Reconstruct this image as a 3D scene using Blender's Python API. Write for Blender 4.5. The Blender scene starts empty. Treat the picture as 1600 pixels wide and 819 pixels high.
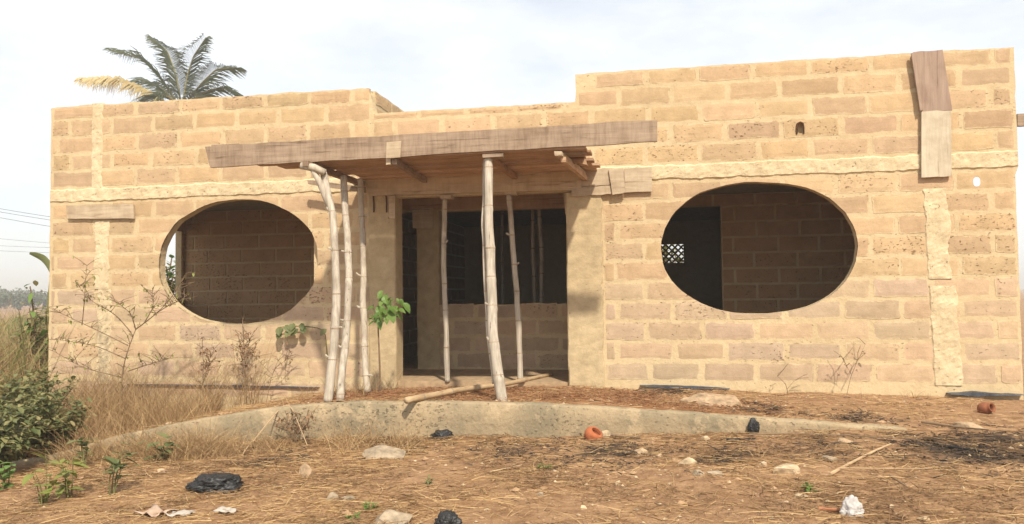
import bpy, bmesh, math, random
import numpy as np
from mathutils import Vector, Matrix, noise
random.seed(7); rng = np.random.default_rng(7)
sc = bpy.context.scene; C = sc.collection
# ------------------------------------------------------------------ camera
FPX, IW, IH = 1250.0, 1600, 819
YAW, PITCH, ROLL = math.radians(-10.643), math.radians(2.268), math.radians(0.674)
EYE = Vector((0, -8.929, 0.979))
def cam_basis():
    cy, sy, cp, sp, cr, sr = math.cos(YAW), math.sin(YAW), math.cos(PITCH), math.sin(PITCH), math.cos(ROLL), math.sin(ROLL)
    right = Vector((cy, -sy, 0)); fwd = Vector((sy*cp, cy*cp, sp)); up = right.cross(fwd)
    return right*cr-up*sr, up*cr+right*sr, fwd
CR, CU, CF = cam_basis()
cd = bpy.data.cameras.new('camera'); cam = bpy.data.objects.new('camera', cd); C.objects.link(cam)
cd.sensor_width = 36; cd.lens = 36*FPX/IW; cd.clip_start = .05; cd.clip_end = 3000
M = Matrix((CR, CU, -CF)).transposed().to_4x4(); M.translation = EYE; cam.matrix_world = M
sc.camera = cam
# ------------------------------------------------------------------ sky, sun, exposure
SUNV = Vector((0.68, -1.40, 1.63)).normalized()
wd = bpy.data.worlds.new('World'); sc.world = wd; wd.use_nodes = True
wn = wd.node_tree.nodes; wl = wd.node_tree.links
bg = wn['Background']
sky = wn.new('ShaderNodeTexSky'); sky.sky_type = 'NISHITA'; sky.sun_disc = False
sky.sun_elevation = math.asin(SUNV.z); sky.sun_rotation = math.atan2(SUNV.x, SUNV.y)
sky.air_density = 1.0; sky.dust_density = 1.6; sky.ozone_density = 1.0; sky.altitude = 0
# thin high haze and wispy cloud over the whole sky
tc = wn.new('ShaderNodeTexCoord'); mp = wn.new('ShaderNodeMapping'); mp.inputs['Scale'].default_value = (1.2, 1.2, 3.2)
cn = wn.new('ShaderNodeTexNoise'); cn.inputs['Scale'].default_value = 2.2; cn.inputs['Detail'].default_value = 8; cn.inputs['Roughness'].default_value = .58
cr_ = wn.new('ShaderNodeValToRGB'); cr_.color_ramp.elements[0].position = .38; cr_.color_ramp.elements[0].color = (.57,)*3+(1,)
cr_.color_ramp.elements[1].position = .70; cr_.color_ramp.elements[1].color = (.95,)*3+(1,)
mx = wn.new('ShaderNodeMix'); mx.data_type = 'RGBA'; mx.inputs[7].default_value = (8.3, 8.4, 8.5, 1)
wl.new(tc.outputs['Generated'], mp.inputs[0]); wl.new(mp.outputs[0], cn.inputs['Vector']); wl.new(cn.outputs[0], cr_.inputs[0])
wl.new(cr_.outputs[0], mx.inputs[0]); wl.new(sky.outputs[0], mx.inputs[6]); wl.new(mx.outputs[2], bg.inputs[0])
bg.inputs[1].default_value = 0.115
sd = bpy.data.lights.new('sun', 'SUN'); sd.energy = 4.3; sd.angle = math.radians(2.2); sd.color = (1, .92, .79)
sun = bpy.data.objects.new('sun', sd); C.objects.link(sun); sun.rotation_euler = SUNV.to_track_quat('Z', 'Y').to_euler()
vs = sc.view_settings; vs.view_transform = 'Standard'; vs.look = 'None'; vs.gamma = 1; vs.exposure = 0.38; vs.use_curve_mapping = False
sc.cycles.max_bounces = 6; sc.cycles.diffuse_bounces = 4

# ------------------------------------------------------------------ helpers
def ray(x, y): return CF + CR*((x-IW/2)/FPX) - CU*((y-IH/2)/FPX)
def on_plane(x, y, Y=0.0):
    """the point of the place that stands at depth Y from the facade"""
    d = ray(x, y); return EYE + d*((Y-EYE.y)/d.y)
def on_level(x, y, z):
    d = ray(x, y); return EYE + d*((z-EYE.z)/d.z)
def lerp(a, b, t): return a+(b-a)*t
def interp(x, xs, ys): return float(np.interp(x, xs, ys))
def nz(x, y=0, z=0): return noise.noise(Vector((x, y, z)))
def U(a, b): return random.uniform(a, b)

def obj(name, v, f, mat=None, parent=None, smooth=False, loc=None, kind=None):
    me = bpy.data.meshes.new(name); me.from_pydata([tuple(p) for p in v], [], [tuple(q) for q in f]); me.update()
    return link(name, me, mat, parent, smooth, loc, kind)
def link(name, me, mat=None, parent=None, smooth=False, loc=None, kind=None):
    if mat: me.materials.append(mat)
    if smooth: me.polygons.foreach_set('use_smooth', [True]*len(me.polygons))
    o = bpy.data.objects.new(name, me); C.objects.link(o)
    if loc is not None: o.location = loc
    if parent: o.parent = parent
    if kind: o['kind'] = kind
    return o
def empty(name, loc=(0, 0, 0)):
    o = bpy.data.objects.new(name, None); C.objects.link(o); o.location = loc; o.empty_display_size = .1
    return o
def tag(o, label, cat, group=None):
    o['label'] = label; o['category'] = cat
    if group: o['group'] = group
    return o
def child(o, parent):
    """parent keeping world placement (parents are only translated)"""
    o.parent = parent; o.matrix_parent_inverse = Matrix.Translation(parent.location).inverted(); return o

class MB:
    def __init__(s): s.v = []; s.f = []
    def add(s, v, f):
        n = len(s.v); s.v += [tuple(p) for p in v]; s.f += [tuple(i+n for i in q) for q in f]; return s
    def box(s, a, b, jit=0):
        x0, y0, z0 = a; x1, y1, z1 = b
        v = [(x, y, z) for x in (x0, x1) for y in (y0, y1) for z in (z0, z1)]
        if jit: v = [tuple(c+U(-jit, jit) for c in p) for p in v]
        return s.add(v, [(0, 1, 3, 2), (4, 6, 7, 5), (0, 4, 5, 1), (2, 3, 7, 6), (0, 2, 6, 4), (1, 5, 7, 3)])
    def tube(s, pts, rad, seg=8, cap=True):
        pts = [Vector(p) for p in pts]; n = len(pts); v = []; f = []
        if not hasattr(rad, '__len__'): rad = [rad]*n
        prev = None
        for i, p in enumerate(pts):
            t = (pts[min(i+1, n-1)]-pts[max(i-1, 0)]).normalized()
            a = t.orthogonal().normalized() if prev is None else (prev-t*prev.dot(t)).normalized()
            prev = a; b = t.cross(a)
            for k in range(seg):
                an = 2*math.pi*k/seg; v.append(p+(a*math.cos(an)+b*math.sin(an))*rad[i])
        for i in range(n-1):
            for k in range(seg):
                k2 = (k+1) % seg; f.append((i*seg+k, i*seg+k2, (i+1)*seg+k2, (i+1)*seg+k))
        if cap: f.append(tuple(range(seg))[::-1]); f.append(tuple((n-1)*seg+k for k in range(seg)))
        return s.add(v, f)
    def build(s, name, mat=None, parent=None, smooth=False, kind=None, keep=False):
        o = obj(name, s.v, s.f, mat, None if keep else parent, smooth, kind=kind)
        if keep and parent: child(o, parent)
        return o

def np_mesh(name, V, quads, mat, parent=None, kind=None, smooth=False):
    """fast mesh of quads from numpy arrays"""
    me = bpy.data.meshes.new(name); V = np.asarray(V, np.float32).reshape(-1, 3); Q = np.asarray(quads, np.int32).reshape(-1, 4)
    me.vertices.add(len(V)); me.vertices.foreach_set('co', V.ravel())
    me.loops.add(Q.size); me.loops.foreach_set('vertex_index', Q.ravel())
    me.polygons.add(len(Q)); me.polygons.foreach_set('loop_start', np.arange(0, Q.size, 4, dtype=np.int32))
    me.update(calc_edges=True); me.validate()
    return link(name, me, mat, parent, smooth, kind=kind)
def blades(base, direc, length, width, bend, upv=(0, 0, 1), seg=3):
    """numpy grass/straw blades: base Nx3, direc Nx3 unit, bend = sideways/downward curl (N x3)"""
    N = len(base); d = direc/np.linalg.norm(direc, axis=1, keepdims=True)
    ref = rng.normal(size=(N, 3)); s = np.cross(d, ref); s /= np.linalg.norm(s, axis=1, keepdims=True)+1e-9
    rows = []
    for i in range(seg+1):
        t = i/seg; p = base+d*(length*t)[:, None]+bend*(length*t*t)[:, None]
        w = (width*(1-.75*t))[:, None]*.5
        rows += [p-s*w, p+s*w]
    V = np.stack(rows, 1).reshape(-1, 3); st = 2*(seg+1)
    q = np.array([[2*i, 2*i+1, 2*i+3, 2*i+2] for i in range(seg)])
    Q = (np.arange(N)*st)[:, None, None]+q[None]
    return V, Q.reshape(-1, 4)

# ------------------------------------------------------------------ materials
class NT:
    def __init__(s, name, rough=.9, spec=.2):
        s.m = bpy.data.materials.new(name); s.m.use_nodes = True; s.t = s.m.node_tree; s.n = s.t.nodes; s.l = s.t.links
        s.b = s.n['Principled BSDF']; s.b.inputs['Roughness'].default_value = rough; s.b.inputs['Specular IOR Level'].default_value = spec
        s.tc = s.n.new('ShaderNodeTexCoord'); s.geo = s.n.new('ShaderNodeNewGeometry'); s.pos = s.geo.outputs['Position']
    def map(s, scale, src=None):
        m = s.n.new('ShaderNodeMapping'); m.inputs['Scale'].default_value = scale; s.l.new(src or s.pos, m.inputs[0]); return m.outputs[0]
    def noise(s, scale, detail=4, rough=.55, vec=None, dist=0):
        n = s.n.new('ShaderNodeTexNoise'); n.inputs['Scale'].default_value = scale; n.inputs['Detail'].default_value = detail
        n.inputs['Roughness'].default_value = rough; n.inputs['Distortion'].default_value = dist; s.l.new(vec or s.pos, n.inputs['Vector']); return n.outputs[0]
    def voro(s, scale, vec=None, feat='F1'):
        n = s.n.new('ShaderNodeTexVoronoi'); n.feature = feat; n.inputs['Scale'].default_value = scale; s.l.new(vec or s.pos, n.inputs['Vector']); return n.outputs['Distance']
    def ramp(s, x, stops, interp='LINEAR'):
        r = s.n.new('ShaderNodeValToRGB'); e = r.color_ramp.elements; r.color_ramp.interpolation = interp
        while len(e) < len(stops): e.new(.5)
        for k, (p, c) in zip(e, stops):
            k.position = p; k.color = (tuple(c)+(1,))[:4] if hasattr(c, '__len__') else (c, c, c, 1)
        s.l.new(x, r.inputs[0]); return r.outputs[0]
    def mix(s, fac, a, b, mode='MIX'):
        m = s.n.new('ShaderNodeMix'); m.data_type = 'RGBA'; m.blend_type = mode
        for sock, val in ((m.inputs[0], fac), (m.inputs[6], a), (m.inputs[7], b)):
            if hasattr(val, 'links') or hasattr(val, 'is_linked'): s.l.new(val, sock)
            elif hasattr(val, '__len__'): sock.default_value = (tuple(val)+(1,))[:4]
            else: sock.default_value = val
        return m.outputs[2]
    def math(s, op, a, b=0.0):
        m = s.n.new('ShaderNodeMath'); m.operation = op
        for k, val in enumerate((a, b)):
            if hasattr(val, 'is_linked'): s.l.new(val, m.inputs[k])
            else: m.inputs[k].default_value = val
        return m.outputs[0]
    def info(s, what='Random'):
        n = s.n.new('ShaderNodeObjectInfo'); return n.outputs[what]
    def attr(s, name):
        n = s.n.new('ShaderNodeAttribute'); n.attribute_name = name; return n.outputs['Fac']
    def island(s): return s.geo.outputs['Random Per Island']
    def bump(s, h, strength=.5, dist=.01, prev=None):
        b = s.n.new('ShaderNodeBump'); b.inputs['Strength'].default_value = strength; b.inputs['Distance'].default_value = dist
        s.l.new(h, b.inputs['Height'])
        if prev is not None: s.l.new(prev, b.inputs['Normal'])
        s.l.new(b.outputs[0], s.b.inputs['Normal']); return b.outputs[0]
    def col(s, c):
        if hasattr(c, 'is_linked'): s.l.new(c, s.b.inputs['Base Color'])
        else: s.b.inputs['Base Color'].default_value = (tuple(c)+(1,))[:4]
        return s
    def trans(s, w=.3):
        s.b.inputs['Transmission Weight'].default_value = 0; 
        if 'Subsurface Weight' in s.b.inputs: s.b.inputs['Subsurface Weight'].default_value = 0
        return s

MORT_A, MORT_B = (.62, .49, .30), (.54, .42, .25)
def pits(t, amount=.64, rnd=0):
    """chipped pits: stretched holes, returned as 0..1 mask"""
    v = t.map((26, 26, 42)); a = t.noise(1.0, 4, .68, v, .4); p = t.noise(1.3, 2, .5)
    m = t.math('ADD', a, t.math('MULTIPLY', t.math('SUBTRACT', p, .5), .25))
    if rnd: m = t.math('ADD', m, t.math('MULTIPLY', t.math('SUBTRACT', t.info(), .62), rnd))
    return t.ramp(m, [(amount, 0), (amount+.05, 1)])
def mat_block():
    t = NT('sandcrete_block', .95, .1)
    base = t.info('Color'); n1 = t.noise(6, 5); n2 = t.noise(60, 3, .7)
    c = t.mix(t.ramp(n1, [(.3, 0), (.7, 1)]), t.mix(1.0, base, (.86, .84, .80), 'MULTIPLY'), t.mix(1.0, base, (1.10, 1.08, 1.06), 'MULTIPLY'))
    c = t.mix(t.ramp(n2, [(.35, .26), (.65, 0)]), c, t.mix(1.0, c, (.66, .62, .56), 'MULTIPLY'))
    e = t.attr('edge'); sm = t.math('ADD', e, t.math('MULTIPLY', t.math('SUBTRACT', t.noise(9, 5, .65), .5), 1.7))
    smear = t.ramp(sm, [(.72, 0), (.86, 1)])
    c = t.mix(t.math('MULTIPLY', smear, .75), c, t.mix(t.noise(25, 3), MORT_B, MORT_A))
    gap_shade = t.math('MULTIPLY', t.ramp(e, [(.80, 0), (.97, 1)]), t.ramp(t.noise(5.5, 5, .7), [(.53, 0), (.60, .8)])); c = t.mix(gap_shade, c, t.mix(1.0, c, (.42, .36, .30), 'MULTIPLY'))  # shade of the open gap between block and mortar, painted into the colour
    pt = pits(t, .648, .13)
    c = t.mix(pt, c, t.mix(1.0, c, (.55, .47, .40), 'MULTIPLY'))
    t.col(c)
    h = t.math('ADD', t.math('MULTIPLY', n2, .25), t.math('MULTIPLY', pt, -1.6))
    h = t.math('ADD', h, t.math('MULTIPLY', t.noise(22, 4, .6), .6))
    t.bump(h, .75, .008); return t.m
def mat_mortar(name='mortar', a=MORT_A, b=MORT_B, pit=.66, bs=.8):
    t = NT(name, .95, .1); n1 = t.noise(9, 5); n2 = t.noise(70, 3, .7)
    c = t.mix(t.ramp(n1, [(.3, 0), (.7, 1)]), b, a); c = t.mix(t.ramp(n2, [(.35, .3), (.6, 0)]), c, t.mix(1.0, c, (.7, .66, .6), 'MULTIPLY'))
    lo = t.ramp(t.noise(1.1, 3), [(.42, 0), (.66, .5)]); c = t.mix(lo, c, t.mix(1.0, c, (.82, .78, .74), 'MULTIPLY'))
    pt = pits(t, pit); c = t.mix(pt, c, t.mix(1.0, c, (.5, .44, .38), 'MULTIPLY')); t.col(c)
    h = t.math('ADD', t.math('MULTIPLY', t.noise(18, 5, .65), 1.0), t.math('MULTIPLY', pt, -1.2)); t.bump(h, bs, .012); return t.m
def mat_curb():
    t = NT('weathered_concrete', .92, .15); n1 = t.noise(3.0, 5); n2 = t.noise(45, 3, .7)
    c = t.mix(t.ramp(n1, [(.35, 0), (.68, 1)]), (.40, .305, .185), (.29, .23, .145))
    st = t.ramp(t.noise(1.0, 4, .6, t.map((2.2, 2.2, .8))), [(.46, 0), (.64, .6)]); c = t.mix(st, c, (.18, .16, .105))
    sp = t.ramp(t.noise(4.5, 6, .7), [(.55, 0), (.62, .7)]); c = t.mix(sp, c, (.46, .35, .215))
    c = t.mix(t.ramp(n2, [(.35, .35), (.6, 0)]), c, t.mix(1.0, c, (.66, .6, .55), 'MULTIPLY')); t.col(c)
    t.bump(t.math('ADD', t.noise(16, 6, .65), t.math('MULTIPLY', pits(t, .64), -1.3)), .9, .018); return t.m
def mat_wood(name, a, b, dark=(.5, .42, .36), axis=(1.2, 22, 22), rnd=.25, sawk=.15):
    t = NT(name, .85, .2); v = t.map(axis); n1 = t.noise(1, 6, .62, v, .8); n2 = t.noise(5, 3)
    c = t.mix(t.ramp(n1, [(.3, 0), (.7, 1)]), a, b)
    r = t.math('MULTIPLY', t.info(), rnd); c = t.mix(r, c, t.mix(1.0, c, dark, 'MULTIPLY'))
    c = t.mix(t.ramp(n2, [(.45, 0), (.75, .5)]), c, t.mix(1.0, c, dark, 'MULTIPLY'))
    c = t.mix(t.ramp(n1, [(.60, 0), (.66, .6)]), c, t.mix(1.0, c, dark, 'MULTIPLY')); t.col(c)
    m2 = t.n.new('ShaderNodeMapping'); m2.inputs['Rotation'].default_value = (0, .6, 0); m2.inputs['Scale'].default_value = (38, 8, 4); t.l.new(t.pos, m2.inputs[0]); saw = t.noise(1, 4, .6, m2.outputs[0])
    c = t.mix(t.ramp(saw, [(.42, 0), (.66, sawk)]), c, t.mix(1.0, c, dark, 'MULTIPLY')); stn = t.ramp(t.noise(2.2, 5, .65), [(.52, 0), (.66, sawk*1.2)]); c = t.mix(stn, c, t.mix(1.0, c, (.72, .66, .60), 'MULTIPLY')); t.col(c)
    t.bump(t.math('ADD', n1, t.math('MULTIPLY', saw, .6)), .6, .005); return t.m
def mat_bamboo():
    t = NT('dry_bamboo', .75, .25); v = t.map((40, 40, 1.6)); n1 = t.noise(1, 5, .6, v); n2 = t.noise(4, 4)
    c = t.mix(t.ramp(n1, [(.35, 0), (.65, 1)]), (.55, .49, .395), (.34, .29, .225)); r = t.info(); c = t.mix(t.math('MULTIPLY', r, .3), c, (.40, .32, .21))
    c = t.mix(t.ramp(n2, [(.5, 0), (.7, .6)]), c, (.24, .19, .14)); ck = t.ramp(t.noise(1, 3, .5, t.map((55, 55, .8))), [(.66, 0), (.70, .8)]); c = t.mix(ck, c, (.12, .09, .065)); t.col(c); t.bump(t.math('SUBTRACT', n1, ck), .6, .006); return t.m
def mat_ground():
    t = NT('dry_earth', .97, .08)
    n1 = t.noise(.9, 6, .6); n2 = t.noise(7, 6, .65); n3 = t.noise(50, 4, .7)
    c = t.mix(t.ramp(n1, [(.32, 0), (.66, 1)]), (.45, .275, .145), (.34, .20, .105))
    c = t.mix(t.ramp(n2, [(.42, 0), (.62, .85)]), c, (.23, .128, .066)); c = t.mix(t.ramp(n2, [(.26, .65), (.40, 0)]), c, (.50, .31, .165))
    c = t.mix(t.ramp(n3, [(.35, .4), (.58, 0)]), c, (.18, .11, .06))
    pale = t.ramp(t.voro(28), [(.10, 1), (.17, 0)]); pm = t.ramp(t.noise(2.3, 3), [(.47, 0), (.55, .8)]); c = t.mix(t.math('MULTIPLY', pale, pm), c, (.58, .46, .32))
    # burnt litter and ash
    bm = t.math('ADD', t.attr('burnt'), t.math('MULTIPLY', t.math('SUBTRACT', t.noise(5, 5, .7), .5), 1.3))
    c = t.mix(t.ramp(bm, [(.40, 0), (.72, .9)]), c, (.035, .028, .022))
    rd = t.math('ADD', t.attr('red'), t.math('MULTIPLY', t.math('SUBTRACT', t.noise(6, 5, .7), .5), .9))
    c = t.mix(t.ramp(rd, [(.35, 0), (.85, .8)]), c, (.30, .13, .055))
    t.col(c); t.bump(t.math('ADD', n2, t.math('MULTIPLY', n3, .5)), .8, .03); return t.m
def mat_leaf(name, a, b, rough=.5, tr=.25, rnd=None):
    t = NT(name, rough, .3); r = rnd or t.island()
    c = t.mix(r, a, b); t.col(c)
    # thin leaf: let some light through
    out = t.n['Material Output']; ms = t.n.new('ShaderNodeMixShader'); ms.inputs[0].default_value = tr
    tl = t.n.new('ShaderNodeBsdfTranslucent'); t.l.new(c, tl.inputs[0])
    t.l.new(t.b.outputs[0], ms.inputs[1]); t.l.new(tl.outputs[0], ms.inputs[2]); t.l.new(ms.outputs[0], out.inputs[0]); return t.m
def mat_plain(name, c, rough=.8, spec=.2, var=.3, scale=12, bs=.4, bd=.006):
    t = NT(name, rough, spec); n = t.noise(scale, 5, .6); d = tuple(k*(1-var) for k in c); u = tuple(min(1, k*(1+var*.6)) for k in c)
    t.col(t.mix(t.ramp(n, [(.3, 0), (.7, 1)]), d, u)); t.bump(n, bs, bd); return t.m

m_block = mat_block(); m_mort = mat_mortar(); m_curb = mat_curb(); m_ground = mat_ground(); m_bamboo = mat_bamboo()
m_band = mat_mortar('ring_beam_concrete', (.68, .565, .365), (.56, .45, .28), .66, .8)
m_plaster = mat_mortar('rough_plaster', (.56, .44, .265), (.43, .335, .20), .67, .6)
m_fascia = mat_wood('fascia_timber', (.41, .31, .22), (.28, .205, .142), axis=(1.6, 20, 26), sawk=.42)
m_plank = mat_wood('formwork_plank', (.62, .43, .28), (.50, .33, .205), axis=(1.5, 16, 26), rnd=.7)
m_board = mat_wood('pale_board', (.60, .49, .34), (.47, .37, .25), axis=(2, 20, 24))
m_boardv = mat_wood('pale_board_upright', (.60, .52, .38), (.50, .43, .31), axis=(18, 18, 1.5), rnd=.1)
m_brownv = mat_wood('brown_board_upright', (.40, .29, .215), (.27, .19, .145), axis=(20, 20, 1.4), rnd=.1)
m_earthfloor = mat_plain('dusty_floor', (.40, .28, .165), .95)
m_slab = mat_plain('slab_concrete', (.30, .25, .18), .95)

# ------------------------------------------------------------------ ground with the raised terrace behind a kerb
# kerb line: pixel column, top, bottom and the kerb's own distance from the facade
KERB = [(60, 716, 727, -2.45), (105, 704, 725, -2.40), (150, 690, 716, -2.32), (250, 667, 697, -2.16), (350, 649, 691, -2.05), (450, 635, 688, -1.98),
        (550, 629, 686, -1.95), (700, 629, 684, -1.93), (850, 632, 683, -1.93), (1000, 641, 680, -1.94), (1100, 648, 678, -1.97), (1200, 655, 676, -2.0), (1300, 662, 674, -2.04), (1400, 669, 673, -2.10)]
kx, ky, kt, kb = [], [], [], []
for px, pt, pb, Y in KERB:
    a, b = on_plane(px, pt, Y), on_plane(px, pb, Y); kx.append(a.x); ky.append(Y); kt.append(a.z); kb.append(b.z)
kx = [kx[0]-.5]+kx+[kx[-1]+.12]; ky = [ky[0]]+ky+[ky[-1]]; kt = [kb[0]-.02]+kt+[kb[-1]+.0]; kb = [kb[0]-.01]+kb+[kb[-1]]
# soil line against the facade
SOIL = [(80, 668), (200, 660), (330, 645), (420, 628), (500, 613), (620, 607), (900, 604), (1050, 609), (1300, 614), (1480, 621), (1600, 624)]
wx = [on_plane(a, b).x for a, b in SOIL]; wz = [on_plane(a, b).z for a, b in SOIL]
def kerbY(x): return interp(x, kx, ky)
def H(x, y):
    yk = kerbY(x)+.07
    if y < yk:
        z = interp(x, kx, kb)-.004*max(0, yk-y)
        far = max(0, -y-6); z -= .01*min(far, 20)
    else:
        t = min(1, (y-yk)/(-yk)); t = t*t*(3-2*t)
        z = lerp(interp(x, kx, kt)-.015, interp(x, wx, wz), t)
        if y > .2: z -= min(.35, (y-.2)*.7) if -7.7 < x < 3.6 else min(.12, (y-.2)*.05)
    if -12 < x < 8 and y < .3 : z += .018*nz(x*1.3, y*1.3)+.014*nz(x*4.1, y*4.1, 3)+.008*nz(x*9, y*9, 5)
    return z
def grow(a, b, s0, k=1.35):
    r = [a]; s = s0
    while r[-1] < b: r.append(r[-1]+s); s *= k
    return r
xs = sorted([-v for v in grow(8.6, 900, .4)])+list(np.arange(-8.4, 5.2, .07))+grow(5.3, 900, .4)
yp = sorted([-v for v in grow(5.2, 60, .3)])+list(np.arange(-5.1, -.02, .06))+[-.001, .001]+list(np.arange(.06, 2.3, .06))+grow(2.4, 1400, .3)
def ground_at(px, py, z=-.25):
    for _ in range(8): p = on_level(px, py, z); z = H(p.x, p.y)
    return p
burn_spots = [(ground_at(1510, 700), .5, .95), (ground_at(1570, 690), .4, .8), (ground_at(1050, 612, -.05), .35, .8), (ground_at(955, 708), .4, .7), (ground_at(1135, 712), .3, .7), (ground_at(1195, 640, -.1), .3, .7),
              (ground_at(1340, 655, -.1), .3, .6), (ground_at(820, 700), .4, .55), (ground_at(1290, 700), .3, .5), (ground_at(640, 695), .35, .5), (ground_at(430, 720), .3, .5)]
red_spots = [(on_level(620, 612, -.03), 1.0), (on_level(760, 612, -.03), 1.1), (on_level(900, 620, -.03), 1.0), (on_level(1050, 640, -.05), .8)]
gv = []; burnt = []; red = []
for y_ in yp:
    for x_ in xs:
        y = y_+kerbY(x_)+.07; gv.append((x_, y, H(x_, y)))
        b = 0
        for s, r, k in burn_spots:
            d2 = ((x_-s.x)**2+((y-s.y)*.8)**2)/(r*r)
            if d2 < 9: b = max(b, k*math.exp(-d2))
        burnt.append(b); q = 0
        for s, r in red_spots:
            d2 = ((x_-s.x)**2+((y-s.y)*1.2)**2)/(r*r)
            if d2 < 9: q = max(q, .8*math.exp(-d2))
        red.append(q if y > kerbY(x_) else q*.3)
nx = len(xs); gf = [(j*nx+i, j*nx+i+1, (j+1)*nx+i+1, (j+1)*nx+i) for j in range(len(yp)-1) for i in range(nx-1)]
ground = np_mesh('ground', gv, gf, m_ground, kind='structure', smooth=True)
for nm, d in (('burnt', burnt), ('red', red)):
    a = ground.data.attributes.new(nm, 'FLOAT', 'POINT'); a.data.foreach_set('value', d)

# kerb: a real step, its top edge worn
mb = MB(); us = np.arange(kx[0], kx[-1], .05); prof = []
for u in us:
    y0 = kerbY(u); zt = interp(u, kx, kt); zb = interp(u, kx, kb)
    w = .008*nz(u*3.1)+.006*nz(u*13); c = .014+.008*nz(u*7, 2)
    prof.append([(u, y0+.006*nz(u*4, 9), zb-.25), (u, y0+.01*nz(u*5, 1), lerp(zb, zt, .5)), (u, y0+.008*nz(u*6, 5), zt-c+w), (u, y0+c, zt+w), (u, y0+.10, zt+.004+w), (u, y0+.17, zt-.02+w), (u, y0+.17, zb-.25)])
n = len(prof[0]); V = [p for r in prof for p in r]
F = [(i*n+k, (i+1)*n+k, (i+1)*n+k+1, i*n+k+1) for i in range(len(prof)-1) for k in range(n-1)]
kerb = obj('kerb', V, F, m_curb, smooth=True, kind='structure')

# ------------------------------------------------------------------ the house
house = empty('house', (-2.0, 0, 0))
tag(house, 'unfinished sandcrete block house with two large oval window openings', 'house')
CRS, BAND = .22, .185
LX, RX = -7.68, 3.585
ZB = 10*CRS; ZT = ZB+BAND
top_l, top_r = 3.445, 3.455
top_m = .5*(on_plane(660, 171).z+on_plane(895, 160).z)
STEP_L, STEP_R = on_plane(581, 150).x, on_plane(899, 140).x
JL, JR = on_plane(617, 450).x, on_plane(896, 450).x          # porch opening
DOORZ = 2.12
def top_at(x): return top_l if x < STEP_L else (top_m if x < STEP_R else top_r)
# wall core, mortar coloured; jagged top
def front_outline():
    pts = [(LX, -.9), (JL, -.9), (JL, DOORZ), (JR, DOORZ), (JR, -.9), (RX-.02, -.9)]
    z = -.3
    while z < top_r-.1: pts.append((RX+.012*nz(z*6, 4)-(.03 if z < 2.2 else 0), z)); z += .09
    def run(x0, x1, z):
        x = x0; r = []
        while x > x1+.02: r.append((x, z-.006+.012*nz(x*5, z)+.006*nz(x*17, z))); x -= .07
        return r
    pts += run(RX, STEP_R, top_r); pts.append((STEP_R, top_r-.01)); pts.append((STEP_R+.004, top_m+.1)); pts.append((STEP_R-.004, top_m))
    pts += run(STEP_R-.05, STEP_L, top_m); pts += [(STEP_L+.03, top_m), (STEP_L+.01, top_m+.08), (STEP_L-.015, top_l-.09), (STEP_L-.06, top_l-.015)]
    pts += run(STEP_L-.12, LX, top_l)
    z = top_l-.02
    while z > -.3: pts.append((LX+.012*nz(z*6, 8), z)); z -= .09
    return pts
def extrude(name, pts, y0, y1, mat, parent, kind=None):
    bm = bmesh.new(); vs_ = [bm.verts.new((x, y0, z)) for x, z in pts]; f = bm.faces.new(vs_)
    r = bmesh.ops.extrude_face_region(bm, geom=[f]); bmesh.ops.translate(bm, verts=[g for g in r['geom'] if isinstance(g, bmesh.types.BMVert)], vec=(0, y1-y0, 0))
    bmesh.ops.recalc_face_normals(bm, faces=bm.faces[:]); me = bpy.data.meshes.new(name); bm.to_mesh(me); bm.free()
    o = link(name, me, mat, None, kind=kind)
    if parent: child(o, parent)
    return o
def oval(cx, cz, rx, rz, tilt, e, seed, n=64, g=0.):
    r = []
    for k in range(n):
        a = 2*math.pi*k/n; c, s = math.cos(a), math.sin(a)
        x = (rx+g)*math.copysign(abs(c)**(2/e), c); z = (rz+g)*math.copysign(abs(s)**(2/e), s)
        j = 1+.022*nz(c*2, s*2, seed)+.010*nz(c*6, s*6, seed)+.005*nz(c*22, s*22, seed)
        x *= j; z *= j; r.append((cx+x*math.cos(tilt)-z*math.sin(tilt), cz+x*math.sin(tilt)+z*math.cos(tilt)))
    return r
def fit_oval(l, r, t, b, **k):
    pl, pr, pt, pb = on_plane(*l), on_plane(*r), on_plane(*t), on_plane(*b)
    return dict(cx=(pl.x+pr.x)/2, cz=(pt.z+pb.z)/2, rx=(pr.x-pl.x)/2, rz=(pt.z-pb.z)/2, **k)
OV = [fit_oval((247, 408), (497, 412), (372, 312), (372, 507), tilt=.02, e=2.12, seed=3.3), fit_oval((1033, 390), (1340, 385), (1186, 284), (1186, 490), tilt=-.01, e=2.16, seed=8.1)]
HOLES = [(1250, 200, .045, .06), (1526, 284, .035, .05)]
cutters = []
for o_ in OV: cutters.append(extrude('cut', oval(**o_), -1, 1, None, None))
for hx, hy, a, b in HOLES:
    p = on_plane(hx, hy); c_ = extrude('cut', oval(p.x, p.z, a, b, 0, 2.6, hx, 14), -.2, .5 if hx > 1500 else .07, None, None); cutters.append(c_)
    for q in c_.data.vertices: q.co.x += .36*q.co.y; q.co.z += .12*q.co.y
def carve(o, cs):
    for c in cs:
        md = o.modifiers.new('b', 'BOOLEAN'); md.operation = 'DIFFERENCE'; md.object = c; md.solver = 'EXACT'
    dg = bpy.context.evaluated_depsgraph_get(); dg.update(); me = bpy.data.meshes.new_from_object(o.evaluated_get(dg)); o.modifiers.clear(); old = o.data; o.data = me; bpy.data.meshes.remove(old)
front = extrude('front_wall', front_outline(), 0, .13, m_mort, None); 
carve(front, cutters); child(front, house)

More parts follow.
